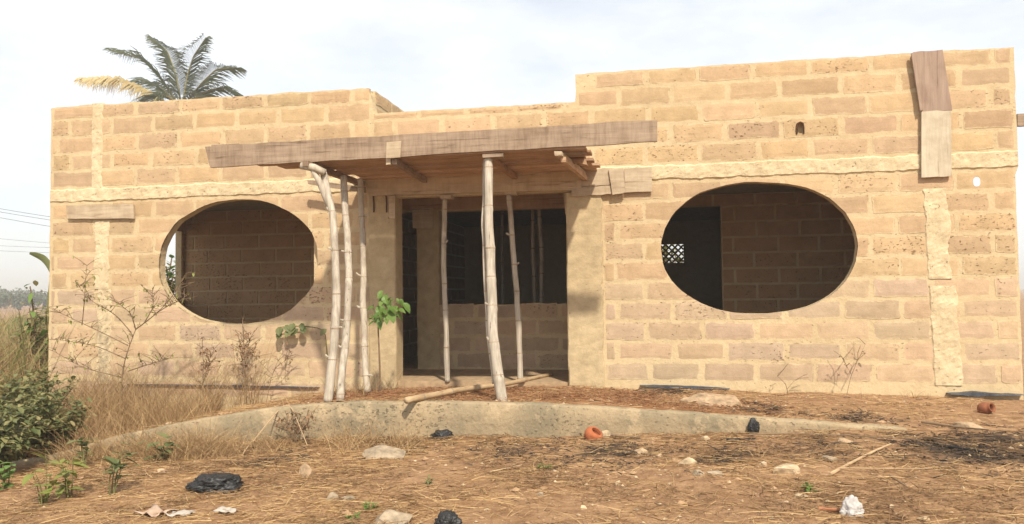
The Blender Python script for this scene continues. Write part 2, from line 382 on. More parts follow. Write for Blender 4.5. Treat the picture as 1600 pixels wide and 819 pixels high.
# blocks of the facade, one by one
def block_mesh(name, x0, x1, z0, z1, proud, jit=.009, per=12):
    cx, cz = (x0+x1)/2, (z0+z1)/2; w, h = (x1-x0)/2, (z1-z0)/2; c = .012
    nh = 4 if w > .15 else 2; pts = []
    def edge(a, b, n): return [(lerp(a[0], b[0], k/n), lerp(a[1], b[1], k/n)) for k in range(n)]
    for a, b, n_ in (((-w+c, -h), (w-c, -h), nh), ((w, -h+c), (w, h-c), 1), ((w-c, h), (-w+c, h), nh), ((-w, h-c), (-w, -h+c), 1)):
        pts += edge(a, b, n_)+[b]
    pts = [(x+U(-jit, jit), z+U(-jit, jit)) for x, z in pts]; n_ = len(pts); i_ = min(.045, w*.45)
    fx, fz = max(.05, 1-i_/w), max(.05, 1-i_/h)
    v = [(x, .03, z) for x, z in pts]+[(x, -proud+.0025, z) for x, z in pts]+[(x*fx, -proud-U(0, .002), z*fz) for x, z in pts]
    f = []
    for k in range(n_):
        q = (k+1) % n_; f += [(k, q, n_+q, n_+k), (n_+k, n_+q, 2*n_+q, 2*n_+k)]
    f += [tuple(range(2*n_, 3*n_)), tuple(range(n_))[::-1]]; me = bpy.data.meshes.new(name); me.from_pydata(v, [], f); me.update()
    at = me.attributes.new('edge', 'FLOAT', 'POINT'); at.data.foreach_set('value', [1.]*(2*n_)+[0.]*n_)
    return me, (cx, cz)
PAL = [(.50, .365, .21), (.48, .355, .21), (.525, .385, .22), (.465, .335, .195), (.51, .37, .21)]
LOW = [(.50, .37, .235), (.475, .36, .235), (.515, .38, .235), (.465, .355, .235)]
def bcol(row):
    c = random.choice(LOW if row < 5 else PAL); k = U(.93, 1.08); return (c[0]*k, c[1]*k*U(.97, 1.01), c[2]*k*U(.99, 1.08), 1)
XA = on_plane(1185, 560).x; XB = on_plane(1225, 530).x; LA = on_plane(346, 200).x; LB = on_plane(371, 180).x; PER = .583
cut_rows = []
def rows():
    for k in range(10): yield k, k*CRS, (k+1)*CRS
    for k in range(5): yield 10+k, ZT+k*CRS, ZT+(k+1)*CRS
def segs(a, b, ph, per):
    k = math.floor((a-ph)/per); r = []; x = a
    while x < b-.02:
        k += 1; nxt = min(b, ph+k*per+U(-.025, .025))
        if b-nxt < .09: nxt = b
        if nxt-x > .07: r.append((x, nxt)); x = nxt
        elif nxt >= b: break
    return r
def inside(o_, x, z, g=0):
    ct, st = math.cos(-o_['tilt']), math.sin(-o_['tilt']); dx, dz = x-o_['cx'], z-o_['cz']; a, b = dx*ct-dz*st, dx*st+dz*ct
    return (abs(a)/(o_['rx']+g))**o_['e']+(abs(b)/(o_['rz']+g))**o_['e'] < 1
nblk = 0
def put_block(parent, x0, x1, z0, z1, row, y=0.0, cutlist=()):
    global nblk
    bed = U(.014, .022); vj = U(.015, .026)
    me, (cx, cz) = block_mesh('block', x0+vj, x1-vj, z0+bed, z1-bed*.8, U(.001, .006))
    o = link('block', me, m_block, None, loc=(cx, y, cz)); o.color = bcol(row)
    if cutlist: carve(o, cutlist)
    if len(o.data.polygons) == 0: bpy.data.objects.remove(o); return
    child(o, parent); nblk += 1
bpy.context.view_layer.update()
for row, z0, z1 in rows():
    A = (row % 2 == 0)
    if row < 10: spans = [(LX+.015, on_plane(578, 450).x, LA if A else LB, .575), (on_plane(943, 450).x, RX-.025, XA if (row % 2 == 0) else XB, PER)]
    else:
        q = row-10; phr = XA+.03 if q % 2 == 0 else XB+.04
        spans = [(LX+.015, STEP_L, LA if q % 2 == 0 else LB, .575), (STEP_L, RX-.015, phr, PER)]
    for a, b, ph, per in spans:
        for x0, x1 in segs(a, b, ph, per):
            zt = min(z1, top_at((x0+x1)/2)-.002)
            if row >= 10 and x0 < STEP_R < x1 and z1 > top_m:
                if STEP_R-x0 > x1-STEP_R: x1 = STEP_R; zt = min(z1, top_m-.002)
                else: x0 = STEP_R; zt = z1
            if zt-z0 < .06: continue
            if row < 10:
                corners = [(x0, z0), (x1, z0), (x1, zt), (x0, zt), ((x0+x1)/2, z0), ((x0+x1)/2, zt), (x0, (z0+zt)/2), (x1, (z0+zt)/2)]
                cl = []; skip = False
                for k, o_ in enumerate(OV):
                    ins = [inside(o_, *c, .03) for c in corners]
                    if all(ins): skip = True
                    elif any(ins): cl.append(cutters[k])
                if skip: continue
            else: cl = []
            for k, (hx, hy, a_, b_) in enumerate(HOLES):
                p = on_plane(hx, hy)
                if x0-.05 < p.x < x1+.05 and z0-.06 < p.z < zt+.06: cl.append(cutters[2+k])
            put_block(front, x0, x1, z0, zt, row, 0.0, cl)
for x0, x1 in segs(LX+.015, on_plane(560, 450).x, LB+.1, .575): put_block(front, x0, x1, -.235, -.03, 0)
print('facade blocks', nblk)

# rough concrete poured strips (ring beam and columns), ragged edges
def strip(name, x0, x1, z0, z1, mat, parent, proud=.02, rag=.02, y=0.0, step=.025, skew=0, seed=0., closed=True):
    nx_, nz_ = max(3, int((x1-x0)/step)), max(3, int((z1-z0)/step)); v = []; f = []
    vert = (z1-z0) > (x1-x0)
    for j in range(nz_+1):
        for i in range(nx_+1):
            s, t = i/nx_, j/nz_; x, z = lerp(x0, x1, s), lerp(z0, z1, t)
            e = min(s, 1-s)*(x1-x0) if vert else min(t, 1-t)*(z1-z0)
            if vert: x += (2*s-1)*rag*(nz(z*4, seed, 3 if s > .5 else 8)+.6*nz(z*15, seed, 1 if s > .5 else 6)); x += skew*(t-.5)
            else: z += (2*t-1)*rag*(nz(x*4, seed, 3 if t > .5 else 8)+.6*nz(x*15, seed, 1 if t > .5 else 6))
            d = proud*min(1, e/.03)**.5; d += .010*nz(x*9, z*9, seed)+.006*nz(x*30, z*30, seed) if e > 1e-6 else -.012
            v.append((x, y-d, z))
    w = nx_+1; f = [(j*w+i, j*w+i+1, (j+1)*w+i+1, (j+1)*w+i) for j in range(nz_) for i in range(nx_)]
    o = obj(name, v, f, mat); sol = None
    return child(o, parent)
zb = lambda x: ZB
strip('ring_beam', LX+.005, on_plane(575, 300).x, ZB-.005, ZT+.005, m_band, front, .014, .024, seed=1.7)
strip('ring_beam', on_plane(925, 275).x, RX-.005, ZB-.005, ZT+.005, m_band, front, .014, .024, seed=5.2)
def pstrip(a, b, c, d, mat, **k):      # pixel x-range and y-range -> strip on the facade
    p, q = on_plane(a, d), on_plane(b, c); return strip('column', p.x, q.x, p.z, q.z, mat, front, **k)
pstrip(141, 163, 161, 294, m_band, proud=.010, rag=.016, seed=2.2)
pstrip(146, 172, 345, 452, m_band, proud=.014, rag=.035, seed=3.1)
pstrip(150, 176, 452, 600, m_band, proud=.012, rag=.05, seed=4.1)
pstrip(1446, 1484, 294, 436, m_band, proud=.014, rag=.034, skew=-.03, seed=6.3)
pstrip(1455, 1499, 446, 602, m_band, proud=.014, rag=.022, skew=-.03, seed=7.7)
# plastered jamb on the left of the porch, concrete pillar on its right
def pillar(name, a, b, ytop, ybot, front_y, depth, mat, seed, ra=.0):
    p, q = on_plane(a[0], a[1], front_y), on_plane(b[0], b[1], front_y); zt, zb_ = on_plane((a[0]+b[0])/2, ytop, front_y).z, on_plane((a[0]+b[0])/2, ybot, front_y).z
    n_ = 40; v = []; f = []
    for j in range(n_+1):
        t = j/n_; z = lerp(zb_-.25, zt, t); l = p.x+.006*nz(z*5, seed); r = q.x+ra*(nz(z*5, seed+2)+.7*nz(z*18, seed+4)); m1 = lerp(l, r, .33); m2 = lerp(l, r, .7)
        yy = lambda k: front_y+.010*nz(z*6, seed+k)+.005*nz(z*20, seed+k)
        v += [(l, front_y+depth, z), (l, yy(0)+.012, z), (l+.015, yy(1), z), (m1, yy(2), z), (m2, yy(3), z), (r-.012, yy(4), z), (r, front_y+.02, z), (r, front_y+depth, z)]
    w = 8; f = [(j*w+i, j*w+i+1, (j+1)*w+i+1, (j+1)*w+i) for j in range(n_) for i in range(w-1)]+[(j*w+w-1, j*w, (j+1)*w, (j+1)*w+w-1) for j in range(n_)]+[tuple(range(w))[::-1], tuple(n_*w+k for k in range(w))]
    return child(obj(name, v, f, mat, smooth=False), house)
pillar('pillar', (886, 450), (942, 450), 300, 606, -.035, .28, m_plaster, 1.3, .02)
pillar('door_jamb', (576, 450), (618, 450), 300, 606, -.03, .26, m_plaster, 4.4, .004)

# return walls of the parapets, behind the facade
def ret_wall(name, x0, x1, y0, y1, z0, z1, along='y'):
    w = empty('tmp'); bpy.data.objects.remove(w)
    core = MB().box((x0, y0, z0), (x1, y1, z1)).build(name, m_mort); child(core, house); return core
rw = ret_wall('return_wall', STEP_L-.2, STEP_L-.012, .133, 4.2, 2.5, top_l-.012)
RB = MB()
z = ZT; k = 0
while z < top_l-.1:
    y = .14-(.29 if k % 2 else 0)
    while y < 4.1:
        a, b = max(.14, y+.02), min(4.15, y+.56); zz = min(z+CRS, top_l)-.018
        if a > 1.5 or z < 2.7: RB.box((STEP_L-.03, a, z+.018), (STEP_L-.004, b, zz)); y += .58; continue
        me, (c0, c1) = block_mesh('block', a, b, z+.018, zz, .008)
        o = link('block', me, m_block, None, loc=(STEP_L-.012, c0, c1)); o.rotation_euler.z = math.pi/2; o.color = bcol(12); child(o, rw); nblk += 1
        y += .58
    z += CRS; k += 1
o = RB.build('blockwork', m_block, kind='stuff'); o.color = (.48, .35, .20, 1); child(o, rw)
ret_wall('return_wall', STEP_R+.012, STEP_R+.2, .133, 4.2, 2.5, top_r-.012)

# inner walls: blocks joined (too dim and small to pick apart)
def inner_wall(name, axis, at, a, b, z0, z1, openings=(), th=.15, face=-1, blocks=True, single=False, row0=3):
    """wall along x (axis 'x', standing at y=at) or along y; openings = (u0,u1,w0,w1)"""
    core, bl = MB(), MB(); us_ = sorted({a, b, *[o[0] for o in openings], *[o[1] for o in openings]}); zs_ = sorted({z0, z1, *[o[2] for o in openings], *[o[3] for o in openings]})
    def hole(u, w): return any(o[0] < u < o[1] and o[2] < w < o[3] for o in openings)
    def P(u, d, w): return (u, at+d, w) if axis == 'x' else (at+d, u, w)
    def bx(m, u0, u1, d0, d1, w0, w1):
        p, q = P(u0, d0, w0), P(u1, d1, w1); m.box(tuple(map(min, p, q)), tuple(map(max, p, q)))
    for i in range(len(us_)-1):
        for j in range(len(zs_)-1):
            if not hole((us_[i]+us_[i+1])/2, (zs_[j]+zs_[j+1])/2): bx(core, us_[i], us_[i+1], 0, th, zs_[j], zs_[j+1])
    w = core.build(name, m_mort, house, keep=True)
    if not blocks: return w
    k = 0; z = z0
    while z < z1-.05:
        zt = min(z+CRS, z1); cuts = sorted({a, b, *[o[i] for o in openings for i in (0, 1) if o[2] < (z+zt)/2 < o[3]]})
        for i in range(len(cuts)-1):
            if hole((cuts[i]+cuts[i+1])/2, (z+zt)/2): continue
            for u0, u1 in segs(cuts[i], cuts[i+1], .29*(k % 2)+.13, .58):
                if single: put_block(w, u0, u1, z, zt, row0, at)
                else:
                    d0, d1 = (-.012, .01) if face < 0 else (th-.01, th+.012)
                    bx(bl, u0+.018, u1-.018, d0, d1, z+.016, zt-.016)
        z += CRS; k += 1
    if bl.v:
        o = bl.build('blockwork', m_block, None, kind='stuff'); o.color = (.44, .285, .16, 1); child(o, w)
    return w
FZ = -.02
MB().box((LX+.03, .02, -.5), (RX-.05, 7.4, FZ)).build('floor_slab', m_earthfloor, house, keep=True)
MB().box((LX+.125, .133, 2.36), (2.9, 7.2, 2.50)).build('roof_slab', m_slab, house, keep=True)
DB = 2.75
pd_l, pd_r = -3.93, on_plane(651, 450, 1.5).x
wl_, wr_ = on_plane(686, 450, 1.5).x, on_plane(905, 450, 1.5).x
wz0, wz1 = on_plane(790, 476, 1.5).z, on_plane(790, 327, 1.5).z
rd_l, rd_r, rd_z = -.30, on_plane(1128, 420, DB).x, on_plane(1100, 322, DB).z
# left room
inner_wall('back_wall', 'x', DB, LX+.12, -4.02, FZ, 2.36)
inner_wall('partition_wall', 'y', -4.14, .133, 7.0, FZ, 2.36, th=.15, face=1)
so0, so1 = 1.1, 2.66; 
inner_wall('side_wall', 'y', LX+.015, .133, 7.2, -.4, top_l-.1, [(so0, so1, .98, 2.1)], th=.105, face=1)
# porch: door opening and window in the recessed wall
porch = inner_wall('porch_wall', 'x', 1.5, pd_r+.2, JR+.3, FZ, 2.36, [(wl_, wr_, wz0, wz1)], th=.18, single=True, row0=2)
MB().box((pd_l, 1.5, wz1+.0), (pd_r+.2, 1.68, 2.36)).build('door_lintel', m_plaster, house, keep=True)
pillar('door_pillar', (651, 450), (686, 450), 318, 580, 1.47, .24, m_plaster, 9.2, .006)
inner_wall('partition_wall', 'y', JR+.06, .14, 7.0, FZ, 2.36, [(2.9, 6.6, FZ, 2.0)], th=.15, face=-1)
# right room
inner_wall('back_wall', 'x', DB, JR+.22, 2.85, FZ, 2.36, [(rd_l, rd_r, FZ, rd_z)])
inner_wall('partition_wall', 'y', 2.80, .133, 7.0, FZ, 2.36, th=.15)  # unseen wall, added to keep the right side opening's light out of this room
p0, p1 = on_plane(1034, 411, 7.0), on_plane(1068, 381, 7.0)
inner_wall('rear_wall', 'x', 7.0, LX+.12, 2.95, FZ, 2.36, [(p0.x-.4, p1.x, p0.z, p1.z)], blocks=False)
vb = MB(); vx0, vx1, vz0, vz1 = p0.x-.4, p1.x, p0.z, p1.z; nn = 4
for i in range(-nn, nn*2+1):
    s0 = (vz1-vz0)/nn
    for sg in (1, -1):
        a_ = Vector((vx0+i*s0*1.3, 7.07, vz0 if sg > 0 else vz1)); b_ = a_+Vector((vz1-vz0, 0, sg*(vz1-vz0)))
        if b_.x > vx0 and a_.x < vx1:
            ta = max(0, (vx0-a_.x)/(vz1-vz0)); tb = min(1, (vx1-a_.x)/(vz1-vz0)); vb.tube([a_.lerp(b_, ta), a_.lerp(b_, tb)], .022, 4)
vb.build('vent_block', m_mort, house, keep=True)
inner_wall('side_wall', 'y', RX-.2, .133, 3.6, -.4, top_r-.1, [(.3, 2.2, 1.1, 3.1)], th=.185, face=1, blocks=False)
for c in cutters: bpy.data.objects.remove(c)
print('blocks as parts', nblk)

# ------------------------------------------------------------------ timber canopy over the porch
CY0, CY1, CZ = -1.42, -.03, 2.335
canopy = empty('canopy', (-2.4, -.7, 2.33))
tag(canopy, 'rough plank canopy with a long grey front board propped over the porch', 'canopy')
def quad_board(name, px4, Y, th, mat, parent=None, jit=.004, tilt=0., nseg=8):
    """a board whose face stands at depth Y with the given pixel corners (tl, tr, br, bl)"""
    tl, tr, br, bl = [on_plane(x, y, Y) for x, y in px4]; v = []; f = []
    for i in range(nseg+1):
        t = i/nseg; a, b = tl.lerp(tr, t), bl.lerp(br, t); w = .5*jit*nz(i*.9, a.x)
        a = a+Vector((0, w, U(-jit, jit))); b = b+Vector((0, w, U(-jit, jit)))
        v += [a, b, b+Vector((0, th, 0)), a+Vector((0, th, 0))]
    for i in range(nseg):
        for k in range(4): q = (k+1) % 4; f.append((i*4+k, i*4+q, i*4+4+q, i*4+4+k))
    f += [(3, 2, 1, 0), tuple(nseg*4+k for k in range(4))]
    o = obj(name, v, f, mat)
    if parent: child(o, parent)
    return o
def free_board(name, px4, Y, th, mat, label, group=None, **k):
    o = quad_board(name, px4, Y, th, mat, **k); c = sum((Vector(v.co) for v in o.data.vertices), Vector())/len(o.data.vertices)
    o.data.transform(Matrix.Translation(-c)); o.location = c; return tag(o, label, 'board', group)
fb = quad_board('front_board', [(320, 229), (1027, 187), (1027, 221), (328, 262)], CY0-.02, .035, m_fascia, canopy, .006, nseg=24)
quad_board('batten', [(330, 226.5), (372, 224.5), (372, 227), (330, 229)], CY0+.02, .03, m_fascia, canopy, nseg=2)
quad_board('cleat', [(604, 222), (627, 220), (625, 246), (603, 247)], CY0-.045, .022, m_board, canopy, nseg=2)
quad_board('cleat', [(603, 247.5), (610, 247), (610, 257), (603, 257.5)], CY0-.01, .05, m_board, canopy, nseg=2)
# planks, running along the front
xl = on_plane(393, 263, CY0).x; xr = on_plane(915, 240, CY0).x
npk = 7; pw = (CY1-CY0+.02)/npk
for i in range(npk):
    y0 = CY0+i*pw; a = [xl, xl+.18, xl+.62, xl+.66, xl+.60, xl+.70, xl+.66][i]; b = xr+[0, .03, -.05, .02, -.02, .05, 0][i]
    ns = 10; v = []; f = []
    dz = U(-.008, .008)
    for k in range(ns+1):
        x = lerp(a, b, k/ns); z = CZ+dz+.010*nz(x*1.2, i*3.1)
        v += [(x, y0+.007, z), (x, y0+pw-.007, z+U(-.003, .003)), (x, y0+pw-.007, z+.026), (x, y0+.007, z+.026)]
    for k in range(ns):
        for q in range(4): w = (q+1) % 4; f.append((k*4+q, k*4+w, k*4+4+w, k*4+4+q))
    f += [(3, 2, 1, 0), tuple(ns*4+k for k in range(4))]
    child(obj('plank', v, f, m_plank), canopy)
def rafter(pxf, pxb, w, h, z=None, mat=m_fascia, yf=CY0, yb=CY1, name='rafter', out=0):
    a = on_plane(*pxf, yf); b = on_plane(*pxb, yb); zt = CZ-.014 if z is None else z
    v = []
    for p in (a, b):
        for dx, dz in ((-w, 0), (w, 0), (w, -h), (-w, -h)): v.append((p.x+dx*.5+U(-.003, .003), p.y, zt+dz+U(-.004, .004)))
    return child(obj(name, v, [(0, 1, 2, 3), (7, 6, 5, 4), (0, 4, 5, 1), (1, 5, 6, 2), (2, 6, 7, 3), (3, 7, 4, 0)], mat), canopy)
rafter((477, 258), (566, 285), .06, .055, yf=CY0-.12); rafter((616, 252), (665, 279), .055, .05); rafter((764, 244), (806, 275), .055, .05, mat=m_plank)
rafter((872, 236), (912, 268), .07, .045, yf=CY0-.04, mat=m_board); rafter((880, 245), (915, 268), .05, .05, z=CZ-.055, yf=CY0+.05, mat=m_plank)
rafter((770, 238), (773, 244), .2, .03, yf=CY0-.05, yb=CY0+.1, name='batten')
# short offcuts under the right-hand end
quad_board('offcut', [(868, 233), (912, 232), (916, 240), (872, 241)], CY0+.12, .12, m_fascia, canopy, nseg=3)
quad_board('offcut', [(885, 243), (914, 247), (917, 257), (890, 252)], CY0+.5, .10, m_plank, canopy, nseg=3)
# wall plate the planks rest on, and the little stick out at its left
quad_board('wall_plate', [(572, 279), (908, 263), (908, 296), (576, 306)], -.075, .035, m_board, canopy, .005, nseg=14)
quad_board('batten', [(480, 281), (570, 292), (570, 301), (481, 288)], -.22, .04, m_fascia, canopy, nseg=3)

# boards nailed to the facade, each on its own
free_board('board', [(890, 267), (953, 263), (954, 289), (890, 292)], -.060, .022, m_board, 'upper pale board beside the canopy above the concrete pillar')
free_board('board', [(893, 293), (955, 290), (957, 303), (893, 307)], -.062, .022, m_board, 'narrow lower board directly on top of the concrete pillar')
free_board('board', [(951, 265), (974, 263), (977, 301), (957, 304)], -.086, .024, m_board, 'short upright cleat board joining the boards over the pillar', nseg=3)
free_board('board', [(975, 263.5), (1018, 261), (1019, 299), (977, 301)], -.052, .02, m_board, 'split pale board right of the cleat, towards the right oval window', nseg=4)
free_board('board', [(103, 321.5), (208, 319), (209, 341.5), (105, 341.5)], -.045, .025, m_board, 'pale horizontal board nailed below the band at the left corner')
free_board('board', [(1427, 81), (1473, 78), (1488, 172), (1441, 175)], -.050, .025, m_brownv, 'brown upper board nailed upright near the top right corner', nseg=4)
free_board('board', [(1424, 83), (1430, 82), (1442, 172), (1438, 173)], -.072, .02, m_brownv, 'thin dark lath along the left edge of the brown board', nseg=3)
free_board('board', [(1440, 174), (1486, 172.5), (1487, 275), (1440, 278)], -.054, .025, m_boardv, 'pale cream lower board hanging under the brown board', nseg=4)
free_board('board', [(607, 306), (617, 306), (617, 342), (608, 341)], -.060, .03, m_board, 'short board at the top of the door jamb', nseg=2)
free_board('board', [(644, 326), (676, 325), (677, 357), (645, 357)], 1.43, .025, m_board, 'square board on top of the inner door pillar', nseg=2)
free_board('board', [(880, 295), (884, 294), (887, 335), (883, 335)], .10, .02, m_board, 'thin white lath hanging beside the concrete pillar', nseg=2)
free_board('board', [(612, 308), (906, 302), (906, 325), (612, 328)], 1.44, .03, m_plank, 'long formwork board over the recessed porch window')
# nail heads on the two upright boards are tiny; bent steel bar and the timber end at the corner
p = on_plane(1250, 200)
mb = MB(); mb.tube([(p.x-.035, -.01, p.z-.065), (p.x-.033, -.03, p.z), (p.x-.028, -.03, p.z+.045), (p.x, -.03, p.z+.057), (p.x+.028, -.03, p.z+.045), (p.x+.033, -.03, p.z), (p.x+.035, -.01, p.z-.065)], .008, 6)
m_rust = mat_plain('rusty_steel', (.10, .045, .025), .8)
o = mb.build('steel_bar', m_rust); tag(o, 'bent rusty steel bar sticking from the wall above the right window', 'steel bar')
o = quad_board('timber_end', [(1590, 178), (1640, 176), (1640, 196), (1590, 197)], .35, .05, m_fascia); tag(o, 'grey timber end poking out past the top right corner', 'timber')
for a, lab in ((583, 'rusty bar end hanging by the left of the door jamb'), (603, 'rusty bar end hanging by the right of the door jamb')):
    q0, q1 = on_plane(a, 303, -.04), on_plane(a+1, 332, -.04); o = MB().tube([q0, q0.lerp(q1, .5)+Vector((.004, 0, 0)), q1], .009, 6).build('steel_bar', m_rust); tag(o, lab, 'steel bar')

# ------------------------------------------------------------------ bamboo props
m_ring = mat_wood('bamboo_node', (.46, .36, .25), (.30, .22, .15), axis=(10, 10, 10))
m_stub = mat_wood('twig', (.36, .24, .15), (.22, .14, .09), axis=(10, 10, 10))
def smooth_path(pts, n):
    P = np.array([tuple(p) for p in pts]); d = np.r_[0, np.cumsum(np.linalg.norm(np.diff(P, axis=0), axis=1))]; s = np.linspace(0, d[-1], n)
    Q = np.stack([np.interp(s, d, P[:, k]) for k in range(3)], 1)
    for _ in range(3): Q[1:-1] = .25*Q[:-2]+.5*Q[1:-1]+.25*Q[2:]
    return [Vector(q) for q in Q], d[-1]
def pole(px, y0, y1, w0, w1, label, nodes=.36, stubs=True, foot=None, group='bamboo props under the canopy', name='bamboo_pole', seed=0, cat='pole'):
    """px: pixel points from top to foot; w: widths in pixels"""
    random.seed(seed+11); pts = []
    for i, (x, y) in enumerate(px):
        t = (y-px[0][1])/max(1, (px[-1][1]-px[0][1])); pts.append(on_plane(x, y, lerp(y0, y1, t)))
    if foot is not None: pts[-1].z = min(pts[-1].z, foot)
    P, L = smooth_path(pts, 70); n_ = len(P)
    for i in range(1, n_): P[i].x += .010*nz(i*.11, seed*7.3); P[i].y += .010*nz(i*.11, seed*7.3, 4)
    rad = []; nodepos = []
    s = U(.05, .2)
    while s < L: nodepos.append(s); s += nodes*U(.75, 1.25)
    for i, p in enumerate(P):
        s = L*i/(n_-1); w = lerp(w0, w1, i/(n_-1)); r = .46*w*(p.y-EYE.y)/FPX
        nd = min([abs(s-q) for q in nodepos]+[9]); rad.append(r*(1+.10*nz(s*3, seed)+.10*math.exp(-(nd/.018)**2)))
    root = empty(name, P[-1]); MB().tube(P, rad, 12).build('stem', m_bamboo, root, smooth=True, keep=True)
    for q in nodepos:
        i = min(n_-2, int(q/L*(n_-1))); p = P[i]
        MB().tube([p+Vector((0, 0, .008)), p+Vector((0, 0, .002)), p-Vector((0, 0, .008))], [rad[i]*1.0, rad[i]*1.05, rad[i]*1.0], 12, False).build('node_ring', m_ring, root, smooth=True, keep=True)
        if stubs and random.random() < .38:
            a = random.choice([0, math.pi])+U(-.7, .7); d = Vector((math.cos(a), math.sin(a)*.6-.2, U(.1, .6))).normalized(); l = U(.02, .055)
            MB().tube([p, p+d*(rad[i]+l*.5), p+d*(rad[i]+l)+Vector((0, 0, U(-.01, .02)))], [.014, .011, .008], 6).build('twig_stub', m_bamboo, root, keep=True)
    tag(root, label, cat, group); return root
pole([(763, 246), (763, 300), (764, 360), (767, 420), (768, 470), (771, 520), (775, 565), (781, 600), (787, 632)], CY0+.02, -1.66, 14, 19, 'thick crooked bamboo prop at the front centre of the canopy', seed=1)
pole([(757, 250), (756, 300), (754, 350), (757, 420), (759, 476), (765, 540), (772, 600)], CY0+.09, -1.55, 5, 6, 'thin stick right behind the thick front bamboo prop', stubs=False, seed=2)
b1 = pole([(505, 268), (512, 300), (520, 335), (524, 400), (526, 450), (524, 510), (519, 570), (512, 628)], CY0+.03, -1.72, 12, 17, 'forked bamboo prop, front left of the three by the window', seed=3)
# its second prong
q = [on_plane(489, 266, CY0-.05), on_plane(498, 282, CY0-.03), on_plane(508, 305, CY0), on_plane(516, 325, CY0)]
MB().tube(q, [.03, .033, .037, .04], 8).build('prong', m_bamboo, b1, smooth=True, keep=True)
MB().tube([on_plane(470, 259, CY0-.08), on_plane(490, 262, CY0-.06), on_plane(508, 270, CY0-.03)], [.035, .04, .035], 8).build('prong', m_bamboo, b1, smooth=True, keep=True)
pole([(537, 276), (540, 330), (543, 380), (546, 430), (543, 490), (538, 550), (533, 590), (530, 627)], -1.0, -1.70, 12, 14, 'middle bamboo prop of the three left of the door', seed=4)
pole([(562, 280), (565, 340), (568, 400), (567, 470), (569, 540), (574, 613)], -.55, -1.10, 10, 12, 'straight bamboo prop standing by the sapling left of the door', seed=5)
pole([(695, 311), (694, 380), (693, 430), (696, 490), (698, 550), (699, 597)], -.02, .02, 8.5, 9.5, 'slim bamboo prop standing in the porch right of the doorway', seed=6)
pole([(795, 305), (799, 350), (802, 400), (807, 450), (810, 500), (812, 550), (813, 594)], -.02, .02, 9, 10, 'curved bamboo prop inside the porch right of the thick one', seed=7)
pole([(843, 326), (846, 400), (846, 478), (847, 560)], 2.3, 2.3, 7, 8, 'right one of the dim props seen through the porch window', group='props in the dark room', stubs=False, seed=8)
pole([(832, 328), (833, 400), (836, 478), (838, 560)], 2.6, 2.6, 6, 7, 'left one of the dim props seen through the porch window', group='props in the dark room', stubs=False, seed=9)
pole([(785, 328), (784, 400), (786, 478), (786, 555)], 3.6, 3.6, 5, 6, 'thin prop deep in the dark room behind the porch', group='props in the dark room', stubs=False, seed=10)
# small pads under the slim props' tops
for a, b in ((695, 308), (797, 302)):
    o = quad_board('pad', [(a-9, b-3), (a+10, b-4), (a+9, b+2), (a-8, b+2)], -.08, .14, m_board, canopy, nseg=1)
# fallen pole lying across the kerb
random.seed(5); a, m_, b = on_plane(635, 631, -2.07), on_plane(770, 598, -.9), on_plane(862, 580, .75)
a.z = interp(a.x, kx, kt)+.036; b.z = H(b.x, -.1)+.06; P, L = smooth_path([a, a.lerp(b, .3)+Vector((.0, 0, .01)), a.lerp(b, .6)+Vector((.03, 0, -.01)), b], 50)
root = empty('fallen_pole', a); rad = [.030-.008*i/49+.003*math.exp(-((i % 8)-4)**2/1.5) for i in range(50)]
m_oldb = mat_wood('old_bamboo', (.52, .38, .22), (.36, .25, .14), axis=(6, 3, 30))
MB().tube(P, rad, 12).build('stem', m_oldb, root, smooth=True, keep=True)
for i in (4, 12, 20, 28, 36, 44): MB().tube([P[i]-(P[i+1]-P[i])*.2, P[i], P[i]+(P[i+1]-P[i])*.2], [rad[i]*1.02, rad[i]*1.08, rad[i]*1.02], 12, False).build('node_ring', m_ring, root, keep=True)
tag(root, 'bamboo pole lying across the kerb into the porch', 'pole')

# ------------------------------------------------------------------ straw and dry grass
random.seed(21)
m_straw = mat_leaf('straw', (.58, .40, .19), (.28, .15, .065), .7, .15)
m_dull = mat_leaf('rotten_straw', (.30, .18, .085), (.14, .08, .04), .8, .1)
m_rstraw = mat_leaf('reddish_litter', (.36, .18, .08), (.17, .08, .038), .7, .1)
m_dry = mat_leaf('dry_grass', (.48, .33, .16), (.24, .14, .065), .7, .2)
def scatter_lying(n, xr, yr, keep, lmin, lmax, wid, mat, name, lift=.012, up=.18, label=None):
    B, D, Ls, Bd = [], [], [], []
    while len(B) < n:
        x, y = U(*xr), U(*yr)
        if random.random() > keep(x, y): continue
        a = U(0, 2*math.pi); B.append((x, y, H(x, y)+U(.001, lift))); D.append((math.cos(a), math.sin(a), U(-.02, up))); Ls.append(U(lmin, lmax)*random.choice([.5, 1, 1]))
        b = U(-.35, .35); Bd.append((-math.sin(a)*b, math.cos(a)*b, U(-.12, .0)))
    V, Q = blades(np.array(B), np.array(D), np.array(Ls), rng.uniform(*wid, n), np.array(Bd))
    o = np_mesh(name, V, Q, mat, kind='stuff')
    if label: tag(o, label[0], label[1])
    return o
def front_keep(x, y):
    p = .35+.9*nz(x*.9+4, y*.9)+.5*nz(x*3, y*3)
    if x > 1.2: p -= .30*min(1, (x-1.2)/1.5)
    if x < -2: p += .35
    if abs(y-kerbY(x)) < .35 and x < -1.2: p += .45
    if kerbY(x)-.03 < y < kerbY(x)+.2: p *= .12
    for s, r, k in burn_spots[:2]:
        if (x-s.x)**2+(y-s.y)**2 < r*r*1.2: p *= .25
    return max(.05, min(1, p))
scatter_lying(17000, (-5.6, 2.7), (-5.0, -1.9), front_keep, .06, .26, (.0025, .006), m_straw, 'straw', .02, .16, ('pale dry straw littering the ground in front of the kerb', 'straw'))
